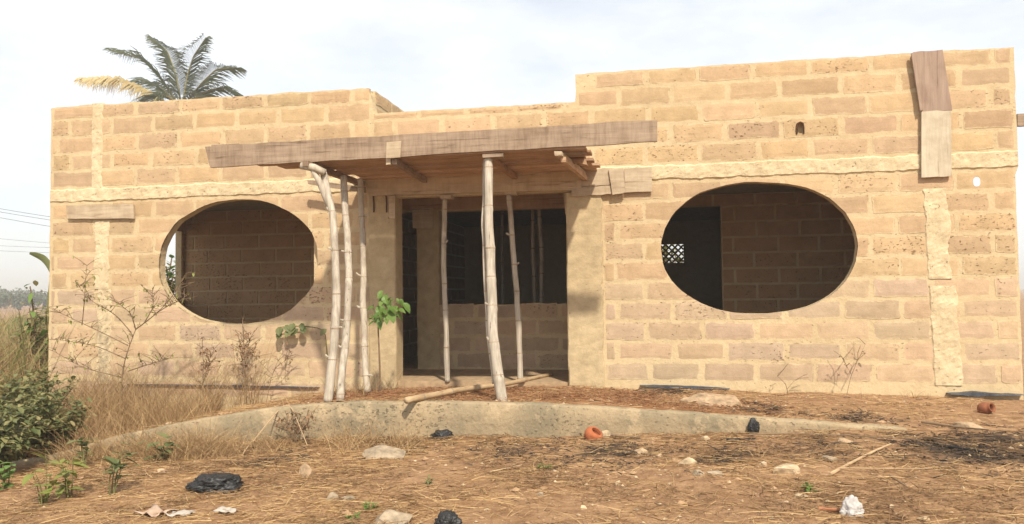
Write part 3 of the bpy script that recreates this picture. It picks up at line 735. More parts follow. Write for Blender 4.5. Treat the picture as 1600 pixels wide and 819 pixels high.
scatter_lying(15000, (-5.6, 2.7), (-5.0, -1.9), lambda x, y: max(.03, min(1, .30+1.3*nz(x*1.3+9, y*1.3, 2)+.7*nz(x*4, y*4, 7)))*(.15 if kerbY(x)-.03 < y < kerbY(x)+.2 else 1), .03, .15, (.003, .008), m_dull, 'rotten_straw', .02, .25, ('dark rotten straw and leaf bits matted on the ground', 'straw'))
def ter_keep(x, y):
    if y < kerbY(x)+.10 or y > -.04: return 0
    if JL < x < JR and y > -.3: return .25
    return max(.04, min(1, .45+.9*nz(x*1.1, y*1.4, 5)))
scatter_lying(7000, (-6.6, 3.4), (-2.1, -.03), ter_keep, .05, .2, (.0025, .0055), m_straw, 'straw', .02, .18, ('dry straw lying on the raised terrace beside the house', 'straw'))
def red_keep(x, y):
    if y < kerbY(x)+.12 or y > -.05: return 0
    b = 0
    for s, r in red_spots: b = max(b, math.exp(-((x-s.x)**2+((y-s.y)*1.2)**2)/(r*r)))
    return max(0, min(1, b*(.6+nz(x*2, y*2))))
scatter_lying(7500, (-3.6, 1.6), (-1.9, -.1), red_keep, .03, .13, (.003, .008), m_rstraw, 'leaf_litter', .035, .3, ('rust brown leaf litter heaped on the terrace before the porch', 'litter'))

def char_keep(x, y):
    if kerbY(x)-.03 < y < kerbY(x)+.2: return 0
    b = 0
    for s, r, k in burn_spots: b = max(b, k*math.exp(-((x-s.x)**2+((y-s.y)*.8)**2)/(r*r)))
    return max(0, min(1, b*(.5+1.4*nz(x*5, y*5, 3))))
m_char = mat_leaf('charred_bits', (.03, .025, .02), (.09, .06, .04), .9, .05)
scatter_lying(5000, (-5.0, 3.2), (-4.0, -.05), char_keep, .02, .10, (.004, .012), m_char, 'charred_litter', .02, .35, ('black charred litter in the burnt patches', 'litter'))
def tuft(spots, n, hmin, hmax, spread, lean, mat, wid=(.003, .006)):
    B, D, Ls, Bd = [], [], [], []
    for (x, y, k, hs) in spots:
        for _ in range(int(n*k)):
            a = U(0, 6.283); r = spread*math.sqrt(random.random()); X, Y = x+r*math.cos(a), y+r*math.sin(a)
            if Y > -.03 and -7.75 < X < 3.6 and y < 0: Y = -.03-U(0, .1)
            a2 = U(0, 6.283); l = lean*U(.1, 1); B.append((X, Y, H(X, Y)-.01)); D.append((math.cos(a2)*l, math.sin(a2)*l, 1)); Ls.append(U(hmin, hmax)*hs)
            Bd.append((math.cos(a2)*U(0, .5), math.sin(a2)*U(0, .5), -U(0, .35)))
    return blades(np.array(B), np.array(D), np.array(Ls), rng.uniform(*wid, len(B)), np.array(Bd), seg=4)
def grass(name, spots, n, hmin, hmax, spread, lean, mat, label, wid=(.003, .006)):
    V, Q = tuft(spots, n, hmin, hmax, spread, lean, mat, wid); o = np_mesh(name, V, Q, mat, kind='stuff'); tag(o, label, 'grass'); return o
# tall dry grass against the left end of the facade
sp = []
for _ in range(60):
    px = U(95, 330); p = on_plane(px, 600, U(-1.5, -.15)); hs = 1.0 if px < 250 else .55
    sp.append((p.x, p.y, U(.5, 1.2), hs*U(.6, 1.15)))
for px, Y, k, hs in ((325, -.35, 2.6, 1.15), (385, -.3, 2, 1.3), (175, -.5, 3, 1.1), (140, -.6, 3, 1.0), (215, -.4, 2.5, 1.0), (110, -.9, 3, 1.0), (262, -.5, 2.5, .8), (120, -1.3, 3, .8), (290, -1.0, 1.5, .5)): p = on_plane(px, 600, Y); sp.append((p.x, p.y, k, hs))
grass('dry_grass', sp, 52, .3, 1.0, .17, .55, m_dry, 'tall dry grass against the left end of the facade')
sp = []
for _ in range(34): px = U(95, 300); p = on_plane(px, 600, U(-1.0, -.15)); sp.append((p.x, p.y, U(.3, 1), U(.7, 1.2)))
for _ in range(30): px = U(105, 300); p = on_plane(px, 680, -2.0); sp.append((p.x, kerbY(p.x)+U(.12, .5), U(1, 3), U(.25, .6)))
grass('dry_grass', sp, 9, .7, 1.25, .12, .7, m_dry, 'wispy tall stalks rising above the grass at the left wall', (.003, .006))
sp = []
for _ in range(70):
    px = U(110, 640); p = on_plane(px, 690, U(-2.75, -2.1)-.25*(px < 300)); sp.append((p.x, min(p.y, kerbY(p.x)-.05), U(.3, 1), U(.4, 1.1)))
for _ in range(40):
    px = U(95, 330); p = on_plane(px, 700, U(-2.75, -2.3)); sp.append((p.x, min(p.y, kerbY(p.x)-.04), U(.5, 1.3), U(.7, 1.5)))
grass('dry_grass', sp, 44, .1, .36, .14, 1.1, m_dry, 'low dry grass along the foot of the kerb')
sp = []
for _ in range(60):
    x = U(-1.5, 3.3); y = U(kerbY(x)+.15, -.08) if random.random() < .6 else U(-4, -2.2); sp.append((x, y, U(.2, 1), U(.3, 1)))
grass('dry_grass', sp, 20, .05, .2, .08, .9, m_dry, 'sparse dry grass tufts on the right-hand ground')
sp = []
for _ in range(26):
    x = U(-3.9, -2.9); y = U(-1.5, -.1); sp.append((x, y, U(.3, 1), U(.4, 1)))
grass('dry_grass', sp, 22, .08, .38, .07, .6, m_dry, 'dry grass between the three left props')
# grass fields beyond the left corner
sp = []
for _ in range(330):
    d = random.random(); y = lerp(-1.2, 9, d*d); x = -7.9-U(0, 3.8)-.62*max(0, y); sp.append((x, y, U(.5, 1.2), U(.6, 1.25)))
grass('dry_grass', sp, 46, .5, 1.6, .30, .5, m_dry, 'tall dry brush growing beyond the left corner of the house', (.005, .011))
sp = []
for _ in range(46):
    y = U(-.9, 5); x = -8.0-U(0, 3.4)-.62*max(0, y); sp.append((x, y, U(.5, 1.2), U(.7, 1.2)))
m_weed = mat_leaf('weed_leaf', (.17, .19, .06), (.33, .27, .11), .6, .3)
grass('weeds', sp, 60, .6, 1.5, .35, .6, m_weed, 'tangled green weeds among the dry brush left of the house', (.012, .03))
m_ggrass = mat_leaf('green_grass', (.16, .19, .045), (.25, .24, .075), .6, .3)
sp = []
for _ in range(190):
    y = U(2.5, 26); x = -9.0-.72*y+U(-4, 2.0); sp.append((x, y, U(.5, 1.2), U(.7, 1.3)))
grass('green_grass', sp, 50, .6, 1.35, .6, .5, m_ggrass, 'green grass field behind the dry brush at the far left', (.012, .025))

# ------------------------------------------------------------------ plants
m_bark = mat_plain('twig_bark', (.22, .15, .09), .9)
m_gstem = mat_plain('green_stem', (.17, .16, .06), .8)
m_dgreen = mat_leaf('dark_green_leaf', (.10, .13, .045), (.21, .215, .085), .5, .3)
m_green = mat_leaf('green_leaf', (.10, .19, .035), (.17, .26, .06), .45, .3)
m_ygreen = mat_leaf('yellow_green_leaf', (.20, .25, .05), (.27, .25, .07), .5, .3)
m_olive = mat_leaf('olive_leaf', (.22, .21, .075), (.32, .27, .12), .6, .3)
m_brleaf = mat_leaf('withered_leaf', (.34, .19, .09), (.22, .12, .06), .7, .15)
def leaf(mb, p, d, up, L, W, fold=.25, droop=.25):
    """pointed oval leaf, folded on its midrib"""
    d = Vector(d).normalized(); s = d.cross(Vector(up)); s = s.normalized() if s.length > 1e-4 else Vector((1, 0, 0)); n_ = s.cross(d).normalized()
    P = []
    for t, w in ((0, .08), (.25, .85), (.55, 1), (.82, .55), (1, .02)):
        c = Vector(p)+d*(L*t)-n_*(droop*L*t*t); P.append((c, c+s*(W*w*.5)+n_*(fold*W*w*.5), c-s*(W*w*.5)+n_*(fold*W*w*.5)))
    v = [q for r in P for q in r]; f = []
    for i in range(4): a, b = i*3, i*3+3; f += [(a, a+1, b+1, b), (a, b, b+2, a+2)]
    mb.add(v, f)
def rdir(zmin=-.3, zmax=.8):
    a = U(0, 6.283); z = U(zmin, zmax); r = math.sqrt(max(0, 1-z*z)); return Vector((r*math.cos(a), r*math.sin(a), z))
def bush(name, base, stems, height, spread, nleaf, L, W, mat, label, cat='bush', group=None, stem_mat=None, clumps=None):
    root = empty(name, base); st, lv, lv2 = MB(), MB(), MB(); base = Vector(base)
    for s in range(stems):
        a = U(0, 6.283); r = spread*math.sqrt(random.random()); h = height*U(.6, 1.05)*(1-.3*r/spread); tip = base+Vector((math.cos(a)*r, math.sin(a)*r, h))
        mid = base.lerp(tip, .5)+Vector((U(-.1, .1)*height*.4, U(-.1, .1)*height*.4, .05*height)); b0 = base+Vector((math.cos(a)*r*.3, math.sin(a)*r*.3, -.03))
        path, LL = smooth_path([b0, mid, tip], 10); st.tube(path, [lerp(.012, .004, k/9)*max(.5, height) for k in range(10)], 5)
        for k in range(nleaf):
            t = .25+.75*random.random()**.7; i_ = min(8, int(t*9)); p = path[i_].lerp(path[i_+1], t*9-i_); d = rdir(-.4, .7)
            p += rdir(-1, 1)*U(0, .06*height+.02); leaf(lv2 if random.random() < .35 and stems > 6 else lv, p, d, (0, 0, 1), L*U(.4, 1.3), W*U(.4, 1.3), U(.05, .35), U(0, .6))
    st.build('stem', stem_mat or m_gstem, root, keep=True); lv.build('foliage', mat, root, keep=True)
    if lv2.v: lv2.build('foliage', m_olive, root, keep=True)
    return tag(root, label, cat, group)
def gpt(px, py, z=-.45):
    p = on_level(px, py, z); p.z = H(p.x, p.y); return p
random.seed(31)
for (px, Y, h, s, lab) in ((20, -2.1, .80, .45, 'dark leafy bush at the left edge below the wall corner'), (78, -2.2, .72, .40, 'dark leafy bush just left of the kerb end'), (48, -1.5, 1.0, .45, 'taller leafy bush behind the two bushes at the left edge'), (-10, -2.9, .62, .35, 'dark leafy bush cut by the left edge, nearest the camera')):
    p = on_plane(px, 720, Y); p.z = H(p.x, p.y); bush('leafy_bush', p, 24, h, s, 48, .085, .048, m_dgreen, lab, group='leafy bushes at the left')
for (px, Y, h, s, lab) in ((60, 1.5, 2.15, .42, 'tall green shrub rising beside the left wall edge'), (30, 4.5, 1.7, .8, 'green shrub in the dry brush at the far left'), (0, 2.2, 1.15, .7, 'low shrub in the brush at the left border')):
    p = on_plane(px, 600, Y); p.z = H(p.x, p.y); bush('green_shrub', p, 18, h, s, 30, .17, .075, m_dgreen if Y > 2 else m_green, lab, group='shrubs beyond the left corner', stem_mat=m_bark)
# shrub seen through the left room's side opening, and behind the rear wall
q = on_plane(262, 420, 4.2); bush('green_shrub', (q.x-.1, 4.2, -.55), 24, 2.75, .45, 70, .17, .08, m_green, 'leafy shrub seen through the gap in the left oval window', stem_mat=m_bark)
q = on_plane(1045, 400, 9.5); bush('green_shrub', (q.x, 9.5, -.55), 26, 3.0, .6, 110, .2, .08, m_ygreen, 'leafy shrub seen through the tiny opening in the right oval window', stem_mat=m_bark)
# sapling by the door
p = on_plane(594, 604, -.85); p.z = H(p.x, p.y); root = empty('sapling', p)
tips = [on_plane(x, y, -.9) for x, y in ((593, 560), (591, 520), (590, 495), (598, 480))]
P, L = smooth_path([p]+tips, 16); MB().tube(P, [lerp(.014, .006, k/15) for k in range(16)], 6).build('stem', m_bark, root, keep=True)
lv, tw = MB(), MB()
for (x, y, l, w) in ((582, 483, .2, .16), (596, 470, .2, .15), (606, 476, .22, .18), (612, 492, .22, .17), (618, 480, .18, .14), (586, 495, .17, .13), (604, 498, .20, .15), (622, 470, .12, .09), (580, 497, .13, .09), (612, 468, .14, .10), (598, 486, .2, .15), (621, 494, .12, .09)):
    q = on_plane(x, y, -.9+U(-.15, .15)); o_ = Vector((q.x, q.y, q.z)); d = Vector((o_.x-tips[2].x, U(-.5, .1), U(-.5, .1))); tw.tube([P[12], o_], .004, 4); [leaf(lv, o_+rdir(-1, 1)*.05*j-d.normalized()*l*.3, d+rdir(-1, 1)*.35*j, (U(-.3, .3), -.6, 1), l*U(.4, .72), w*U(.35, .62), .25, U(.2, .7)) for j in range(3)]
tw.build('twig', m_gstem, root, keep=True); lv.build('foliage', m_green, root, keep=True); tag(root, 'green sapling growing beside the door jamb', 'sapling')
# vine on the wall under the left oval
root = empty('vine', on_plane(508, 514, -.05)); st, lv = MB(), MB()
P, L = smooth_path([on_plane(512, 560, -.06), on_plane(508, 514, -.05), on_plane(480, 510, -.06), on_plane(455, 509, -.08), on_plane(434, 512, -.08)], 18); st.tube(P, .006, 5)
for (x, y) in ((436, 511), (440, 520), (446, 508), (452, 516), (455, 507), (462, 510), (466, 514), (474, 511), (471, 505), (510, 514), (443, 513), (459, 505)):
    q = on_plane(x, y, -.10); leaf(lv, q, (U(-.6, .6), -.5, -.5), (0, -1, .6), U(.08, .13), U(.07, .11), .2, .3)
st.build('stem', m_gstem, root, keep=True); lv.build('foliage', m_dgreen, root, keep=True); tag(root, 'green creeper hanging on the wall below the left oval', 'vine')

def branchy(name, segs_px, Y, label, cat='shrub', r0=.012, leaves=None, mat=None, twigs=40, lmat=None, nl=50):
    """bare shrub from traced limbs; depth varies limb by limb"""
    base = on_plane(*segs_px[0][0], Y); base.z = H(base.x, base.y); root = empty(name, base); st, lv = MB(), MB()
    for k, sg in enumerate(segs_px):
        dy = 0 if k == 0 else U(-.3, .12); pts = [on_plane(x, y, Y+dy*i/max(1, len(sg)-1)) for i, (x, y) in enumerate(sg)]
        if k == 0: pts[0].z = base.z-.02
        P, L = smooth_path(pts, 14); r = r0 if k == 0 else r0*.6; st.tube(P, [lerp(r, r*.35, i/13) for i in range(14)], 5)
        for _ in range(int(twigs/len(segs_px))+1):
            i = random.randint(5, 13); d = rdir(-.1, .9); l = U(.05, .22); e = P[i]+d*l; st.tube([P[i], P[i].lerp(e, .5)+Vector((U(-.02, .02), 0, U(0, .02))), e], [.0035, .003, .002], 4, False)
            for _ in range(2):
                if random.random() < nl/100: leaf(lv, e.lerp(P[i], U(0, .6)), rdir(-.8, .6), (0, 0, 1), U(.02, .05), U(.012, .028), .2, .6)
    st.build('branch', mat or m_bark, root, keep=True)
    if lv.v: lv.build('foliage', lmat or m_brleaf, root, keep=True)
    return tag(root, label, cat)
branchy('bare_shrub', [[(190, 640), (190, 580), (200, 545), (212, 515)], [(212, 515), (228, 503), (245, 490), (268, 466), (290, 428)], [(200, 540), (160, 520), (128, 505), (75, 480)], [(205, 520), (180, 490), (140, 470), (118, 440)], [(128, 508), (132, 470), (133, 440), (136, 415)], [(195, 560), (150, 540), (85, 530)],
         [(212, 515), (205, 490), (180, 470)], [(200, 580), (230, 570), (265, 560)], [(225, 505), (240, 480), (238, 450)], [(190, 590), (130, 575), (82, 548)], [(240, 492), (262, 478), (285, 468), (292, 462)]], -.75, 'bare branching shrub in front of the left corner of the facade', twigs=230, lmat=m_ygreen, nl=60)
branchy('dry_weed', [[(385, 622), (384, 590), (382, 550), (379, 515)], [(384, 590), (378, 560), (374, 535)], [(383, 570), (388, 545), (390, 530)]], -.22, 'withered brown weed against the wall under the left oval', 'weed', .007, twigs=60, nl=90)
branchy('dry_weed', [[(318, 640), (317, 600), (318, 570), (316, 545)], [(317, 600), (326, 570), (330, 552)]], -.35, 'withered weed left of the other weed under the left oval', 'weed', .007, twigs=50, nl=60)
branchy('dry_weed', [[(415, 618), (425, 585), (436, 560), (446, 545)], [(425, 585), (400, 560), (395, 545)], [(430, 575), (450, 560), (460, 548)]], -.2, 'thin dry stalks right of the weed under the left oval', 'weed', .004, twigs=30, nl=40)
branchy('dry_weed', [[(464, 700), (462, 680), (466, 660), (470, 648)], [(463, 690), (452, 672), (448, 660)], [(465, 680), (475, 668), (482, 660)]], -2.15, 'withered plant with brown leaves before the kerb', 'weed', .007, twigs=50, nl=180)
branchy('dry_weed', [[(1322, 608), (1330, 585), (1342, 560), (1352, 538)], [(1330, 585), (1322, 570), (1318, 560)]], -.15, 'thin dry stalk leaning on the wall under the right oval', 'weed', .003, twigs=10, nl=20)
branchy('dry_weed', [[(1232, 612), (1228, 600), (1215, 588)], [(1230, 608), (1240, 596), (1249, 590)]], -.15, 'small forked twig at the foot of the wall below the right oval', 'weed', .005, twigs=3, nl=0)
# low green plants in the left foreground
for (px, py, h, n_, m_, lab) in ((168, 800, .42, 7, m_dgreen, 'green leaved seedling in the left foreground'), (110, 800, .40, 6, m_ygreen, 'yellow green weed in the left foreground'), (70, 812, .38, 5, m_ygreen, 'yellow green weed at the bottom left corner'), (255, 742, .28, 7, m_dgreen, 'small green plant in front of the left end of the kerb'), (12, 770, .25, 6, m_green, 'bright green leaves at the left border'), (130, 745, .33, 5, m_dgreen, 'green seedling below the kerb end')):
    p = gpt(px, py, -.48); bush('green_seedling', p, 4, h, .13, n_, .10, .065, m_, lab, 'plant', 'green plants in the left foreground')
for (px, py, m_, lab) in ((580, 800, m_green, 'tiny grass green sprout left of the pale slab at the bottom edge'), (668, 764, m_dgreen, 'tiny dark green sprout on bare ground near the centre'), (850, 745, m_green, 'tiny green sprout right of the centre'), (550, 815, m_green, 'tiny green sprout at the bottom edge'), (1268, 800, m_green, 'tiny green sprout by the red stick')):
    p = gpt(px, py, -.32); bush('sprout', p, 4, .06, .05, 8, .04, .016, m_, lab, 'sprout', 'sprouts on the bare ground')

# ------------------------------------------------------------------ palm, banana, far trees, wires
m_palm = mat_leaf('palm_leaf', (.10, .12, .075), (.16, .175, .105), .45, .35)
m_palmy = mat_leaf('yellow_palm_leaf', (.60, .46, .24), (.52, .45, .22), .55, .3)
m_rachis = mat_plain('palm_rachis', (.30, .27, .13), .7)
PY = 20.0
cb = on_plane(283, 165, PY); palm = empty('palm_tree', (cb.x, PY, H(cb.x, PY))); tag(palm, 'coconut palm standing behind the left parapet', 'palm tree')
gz = H(cb.x, PY)-.2; P, L = smooth_path([(cb.x+.5, PY, gz), (cb.x+.25, PY, lerp(gz, cb.z, .5)), (cb.x, PY, cb.z)], 40)
MB().tube(P, [lerp(.24, .15, i/39)*(1+.06*(i % 2)) for i in range(40)], 12).build('trunk', mat_plain('palm_bark', (.22, .18, .13), .9), palm, smooth=True, keep=True)
def frond(pts, mat, leafl=1.05, n_=85, droop=.45, w=.042):
    P, L = smooth_path(pts, 40); st, lv = MB(), MB(); st.tube(P, [lerp(.045, .008, i/39) for i in range(40)], 5)
    for k in range(n_):
        t = .12+.87*k/n_; i = min(38, int(t*39)); p = P[i].lerp(P[i+1], t*39-i); ax = (P[i+1]-P[i]).normalized(); sd_ = ax.cross(Vector((0, 0, 1))); sd_ = sd_.normalized() if sd_.length > .05 else Vector((1, 0, 0)); upv = sd_.cross(ax)
        ll = leafl*(.35+.65*math.sin(math.pi*min(1, .15+t*.85)))*U(.85, 1.1)
        for s in (-1, 1):
            d = (sd_*s*.85+ax*.75+upv*U(.0, .35)).normalized(); q1 = p+d*ll*.5; q2 = p+d*ll+Vector((0, 0, -droop*ll*U(.5, 1))); wv = (ax*.6+upv*.8).normalized()*w*.5
            lv.add([p-wv*.5, p+wv*.5, q1-wv, q1+wv, q2-wv*.15, q2+wv*.15], [(0, 1, 3, 2), (2, 3, 5, 4)])
    f = st.build('frond', m_rachis, palm, smooth=True, keep=True)
    l = lv.build('leaflets', mat, None); child(l, palm); l.parent = f; l.matrix_parent_inverse = Matrix.Translation(palm.location).inverted() @ Matrix.Identity(4)
    l.matrix_parent_inverse = f.matrix_parent_inverse.inverted() if False else Matrix.Identity(4)
    return f
FR = [([(280, 165), (250, 122), (222, 92), (172, 79)], -.6), ([(283, 165), (276, 120), (262, 80), (237, 59)], .8), ([(285, 165), (292, 120), (302, 88), (322, 58)], -.4), ([(288, 165), (315, 130), (338, 108), (372, 106)], -.8),
      ([(288, 165), (318, 145), (345, 136), (375, 150)], .3), ([(278, 165), (255, 140), (232, 128), (200, 140)], 1.4), ([(286, 168), (310, 150), (330, 155), (350, 175)], -1.6), ([(281, 168), (262, 150), (245, 152), (230, 180)], -1.5)]
for pts, dy in FR: frond([on_plane(x, y, PY+dy*i/3) for i, (x, y) in enumerate(pts)], m_palm)
frond([on_plane(x, y, PY-.9*i/3) for i, (x, y) in enumerate([(276, 170), (232, 146), (190, 127), (124, 125)])], m_palmy, .9, 110, .9, .06)
# palm tip showing at the left wall edge comes from a second, lower palm
m_ban = mat_leaf('banana_leaf', (.16, .20, .06), (.24, .25, .10), .5, .35)
q = on_plane(84, 470, 3.2); ban = empty('banana_plant', (q.x-.1, 3.2, H(q.x-.1, 3.2)))
MB().tube([(q.x-.1, 3.2, ban.location.z-.05), (q.x-.08, 3.2, .8), (q.x-.05, 3.2, 1.35)], [.06, .05, .03], 10).build('stem', m_gstem, ban, smooth=True, keep=True)
for pts in ([(82, 455), (78, 420), (66, 402), (46, 396)], [(82, 455), (84, 410), (88, 380), (98, 372)], [(76, 455), (80, 425), (86, 430), (96, 450)]):
    P, L = smooth_path([on_plane(x, y, 3.2+U(-.2, .2)) for x, y in pts], 16); v = []; f = []
    for i, c in enumerate(P):
        t = i/15; w = .085*math.sin(math.pi*min(1, max(0, (t-.25)/.78)))**.6 if t > .25 else .01; ax = (P[min(15, i+1)]-P[max(0, i-1)]).normalized(); s = ax.cross(Vector((.2, 1, .3))).normalized(); n_ = s.cross(ax)
        v += [c-s*w+n_*w*.3, c, c+s*w+n_*w*.3]
    for i in range(15): a = i*3; f += [(a, a+1, a+4, a+3), (a+1, a+2, a+5, a+4)]
    child(obj('leaf', v, f, m_ban, smooth=True), ban)
tag(ban, 'banana plant leaf showing past the left wall edge', 'banana plant')
m_far = mat_leaf('far_foliage', (.06, .085, .035), (.10, .12, .05), .6, .2)
random.seed(77)
for k, (px, Y, h, w) in enumerate(((-25, 90, 2.6, 5), (8, 120, 3.4, 7), (30, 105, 2.4, 4), (52, 140, 4.0, 7), (68, 110, 2.6, 5))):
    b = on_plane(px, 480, Y); gz = H(b.x, Y); t_ = empty('far_tree', (b.x, Y, gz)); lv = MB()
    MB().tube([(b.x, Y, gz-.3), (b.x+.2, Y, gz+h*.5), (b.x, Y, gz+h*.8)], [.3, .22, .1], 8).build('trunk', m_bark, t_, keep=True)
    cl = [(b.x+U(-.5, .5)*w, Y+U(-.4, .4)*w, gz+h*U(.35, .85), U(.16, .3)*w) for _ in range(11)]
    for _ in range(900):
        c = random.choice(cl); d = rdir(-1, 1)*c[3]*random.random()**.4; leaf(lv, (c[0]+d.x, c[1]+d.y, c[2]+d.z*.8), rdir(-1, 1), (0, 0, 1), .55, .35, .2, .2)
    lv.build('crown', m_far, t_, keep=True); tag(t_, ['far tree cut by the left border', 'far hazy tree nearest the left border', 'small far tree left of the house', 'tallest far tree just left of the house', 'far tree right against the wall edge'][k], 'tree', 'far trees on the horizon')
m_wire = mat_plain('wire', (.06, .06, .065), .6)
for k, (ya, yb) in enumerate(((324, 337), (329, 342), (338, 352), (372, 379), (383, 386), (391, 394))):
    Y = 26 if k < 3 else 60; a, b = on_plane(-80, ya-(yb-ya), Y), on_plane(160, yb+(yb-ya), Y-2); pts = [a.lerp(b, t)-Vector((0, 0, .5*4*t*(1-t)*.15)) for t in np.linspace(0, 1, 14)]
    o = MB().tube(pts, .010 if k < 3 else .014, 5).build('power_line', m_wire); tag(o, ['topmost', 'second', 'third', 'fourth', 'fifth', 'lowest'][k]+' power line crossing the sky left of the house', 'power line', 'power lines left of the house')

# dusty air
m_haze = bpy.data.materials.new('dusty_air'); m_haze.use_nodes = True; hn = m_haze.node_tree.nodes; hn.remove(hn['Principled BSDF'])
pv = hn.new('ShaderNodeVolumePrincipled'); pv.inputs['Color'].default_value = (.95, .92, .87, 1); pv.inputs['Density'].default_value = .0024; pv.inputs['Anisotropy'].default_value = .0
m_haze.node_tree.links.new(pv.outputs[0], hn['Material Output'].inputs['Volume'])
MB().box((-1000, -75, -3.0), (1000, 1500, 14)).build('haze', m_haze, kind='stuff')

# ------------------------------------------------------------------ stones and litter
m_rock = mat_plain('pale_stone', (.42, .295, .18), .95, .1, .5, 14, .7, .02)
m_grock = mat_plain('grey_stone', (.36, .28, .19), .95, .1, .5, 14, .7, .02)
m_wrock = mat_plain('white_rubble', (.52, .395, .25), .95, .1, .45, 18, .7, .02)
def stone(w, d, h, seed, mat, name='stone', sub=3, ang=.35):
    bm = bmesh.new(); bmesh.ops.create_icosphere(bm, subdivisions=sub, radius=1)
    pl = [(rdir(-.4, 1), U(.45, .8)) for _ in range(12)]
    for v in bm.verts:
        c = v.co.copy()
        for n_, k in pl:
            e = c.dot(n_)
            if e > k: c -= n_*(e-k)*.97
        c *= 1+.08*nz(c.x*1.7, c.y*1.7, c.z*1.7+seed)+.05*nz(c.x*5, c.y*5, c.z*5+seed); v.co = (c.x*w/2, c.y*d/2, c.z*h/2)
    me = bpy.data.meshes.new(name); bm.to_mesh(me); bm.free(); return link(name, me, mat, smooth=False)
random.seed(41)
ST = [(475, 745, 38, 30, m_rock, 'blocky tan stone in front of the withered plant'), (600, 717, 86, 26, m_grock, 'flat buried slab in front of the kerb centre'), (245, 697, 62, 32, m_rock, 'leaning pale slab against the left part of the kerb'), (603, 820, 78, 26, m_grock, 'broad pale stone cut by the bottom edge'),
      (519, 782, 26, 20, m_grock, 'thin grey stone leaning left of its twin'), (540, 784, 27, 14, m_grock, 'round grey stone right of its twin'), (1077, 728, 44, 18, m_wrock, 'pale yellow stone in the right foreground'), (1090, 744, 26, 12, m_grock, 'left flat grey stone below the pale yellow stone'), (1120, 745, 36, 15, m_grock, 'right flat grey stone below the pale yellow stone'),
      (1232, 740, 56, 16, m_wrock, 'low heap of white rubble right of centre'), (1000, 711, 34, 13, m_rock, 'pinkish flat stone right of the clay pot'), (1030, 715, 14, 9, m_rock, 'small stone right of the pinkish flat stone'), (1130, 642, 100, 22, m_rock, 'long broken block lying on the terrace near the kerb'), (1075, 640, 30, 13, m_rock, 'stub of broken block left of the long one'),
      (1520, 672, 46, 16, m_rock, 'tan block half buried at the right'), (945, 683, 28, 14, m_wrock, 'whitish stone right beside the clay pot'), (866, 740, 15, 9, m_wrock, 'small white stone right of the centre sprout'), (845, 776, 14, 10, m_grock, 'small pale stone below the centre sprout'), (912, 796, 13, 9, m_wrock, 'small white stone near the bottom centre'),
      (965, 758, 13, 9, m_wrock, 'small white stone with a curled bark beside it'), (1104, 689, 18, 11, m_wrock, 'white stone touching the foot of the kerb'), (1194, 729, 15, 11, m_wrock, 'small stone left of the white rubble'), (1250, 778, 24, 9, m_wrock, 'pale stone below the white rubble'), (1318, 692, 30, 10, m_rock, 'low stone before the right end of the kerb'),
      (760, 700, 10, 6, m_wrock, 'tiny white stone below the kerb centre'), (1296, 720, 28, 10, m_grock, 'grey stone beside the long twig'), (1445, 815, 24, 9, m_wrock, 'pale stone cut by the bottom edge at the right'), (1395, 792, 10, 6, m_wrock, 'tiny white stone right of the white bag'), (760, 798, 11, 6, m_wrock, 'tiny white stone near the bottom left of centre'),
      (262, 690, 22, 12, m_rock, 'tan stone behind the small green plant'), (250, 740, 26, 14, m_rock, 'tan stone left of the black bag')]
for k, (px, py, w, h, m_, lab) in enumerate(ST):
    z = -.3; p = gpt(px, py, z)
    for _ in range(6): p = on_level(px, py, z); z = H(p.x, p.y)
    if 'terrace' in lab or 'broken block' in lab: p = on_plane(px, py, -1.2); z = H(p.x, -1.2)
    s = (p.y-EYE.y)/FPX; W_, H_ = w*s, h*s; o = stone(W_, W_*(.7 if h > w*.4 else .9), H_*1.25, k*3.7, m_); o.location = (p.x, p.y+W_*.2, z+H_*.18); o.rotation_euler = (U(-.1, .1), U(-.12, .12), U(-.4, .4)); tag(o, lab, 'stone', 'stones lying about')
# pebbles nobody would count
mb = MB()
for _ in range(900):
    x = U(-5, 3); y = U(-4.9, -2.1) if random.random() < .75 else U(-1.8, -.1)
    if nz(x*1.1, y*1.1, 9) < -.15 and x < .3: continue
    r = U(.004, .018)*random.choice([.6, 1, 1]); c = Vector((x, y, H(x, y)+r*.3)); vs_ = [c+Vector((dx*r*U(.6, 1.3), dy*r*U(.6, 1.3), dz*r*U(.5, .9))) for dx, dy, dz in ((1, 0, 0), (-1, 0, 0), (0, 1, 0), (0, -1, 0), (0, 0, 1), (0, 0, -1))]
    mb.add(vs_, [(0, 2, 4), (2, 1, 4), (1, 3, 4), (3, 0, 4), (2, 0, 5), (1, 2, 5), (3, 1, 5), (0, 3, 5)])
o = mb.build('pebbles', m_wrock, kind='stuff'); tag(o, 'pale pebbles and crumbs scattered over the ground', 'pebbles')

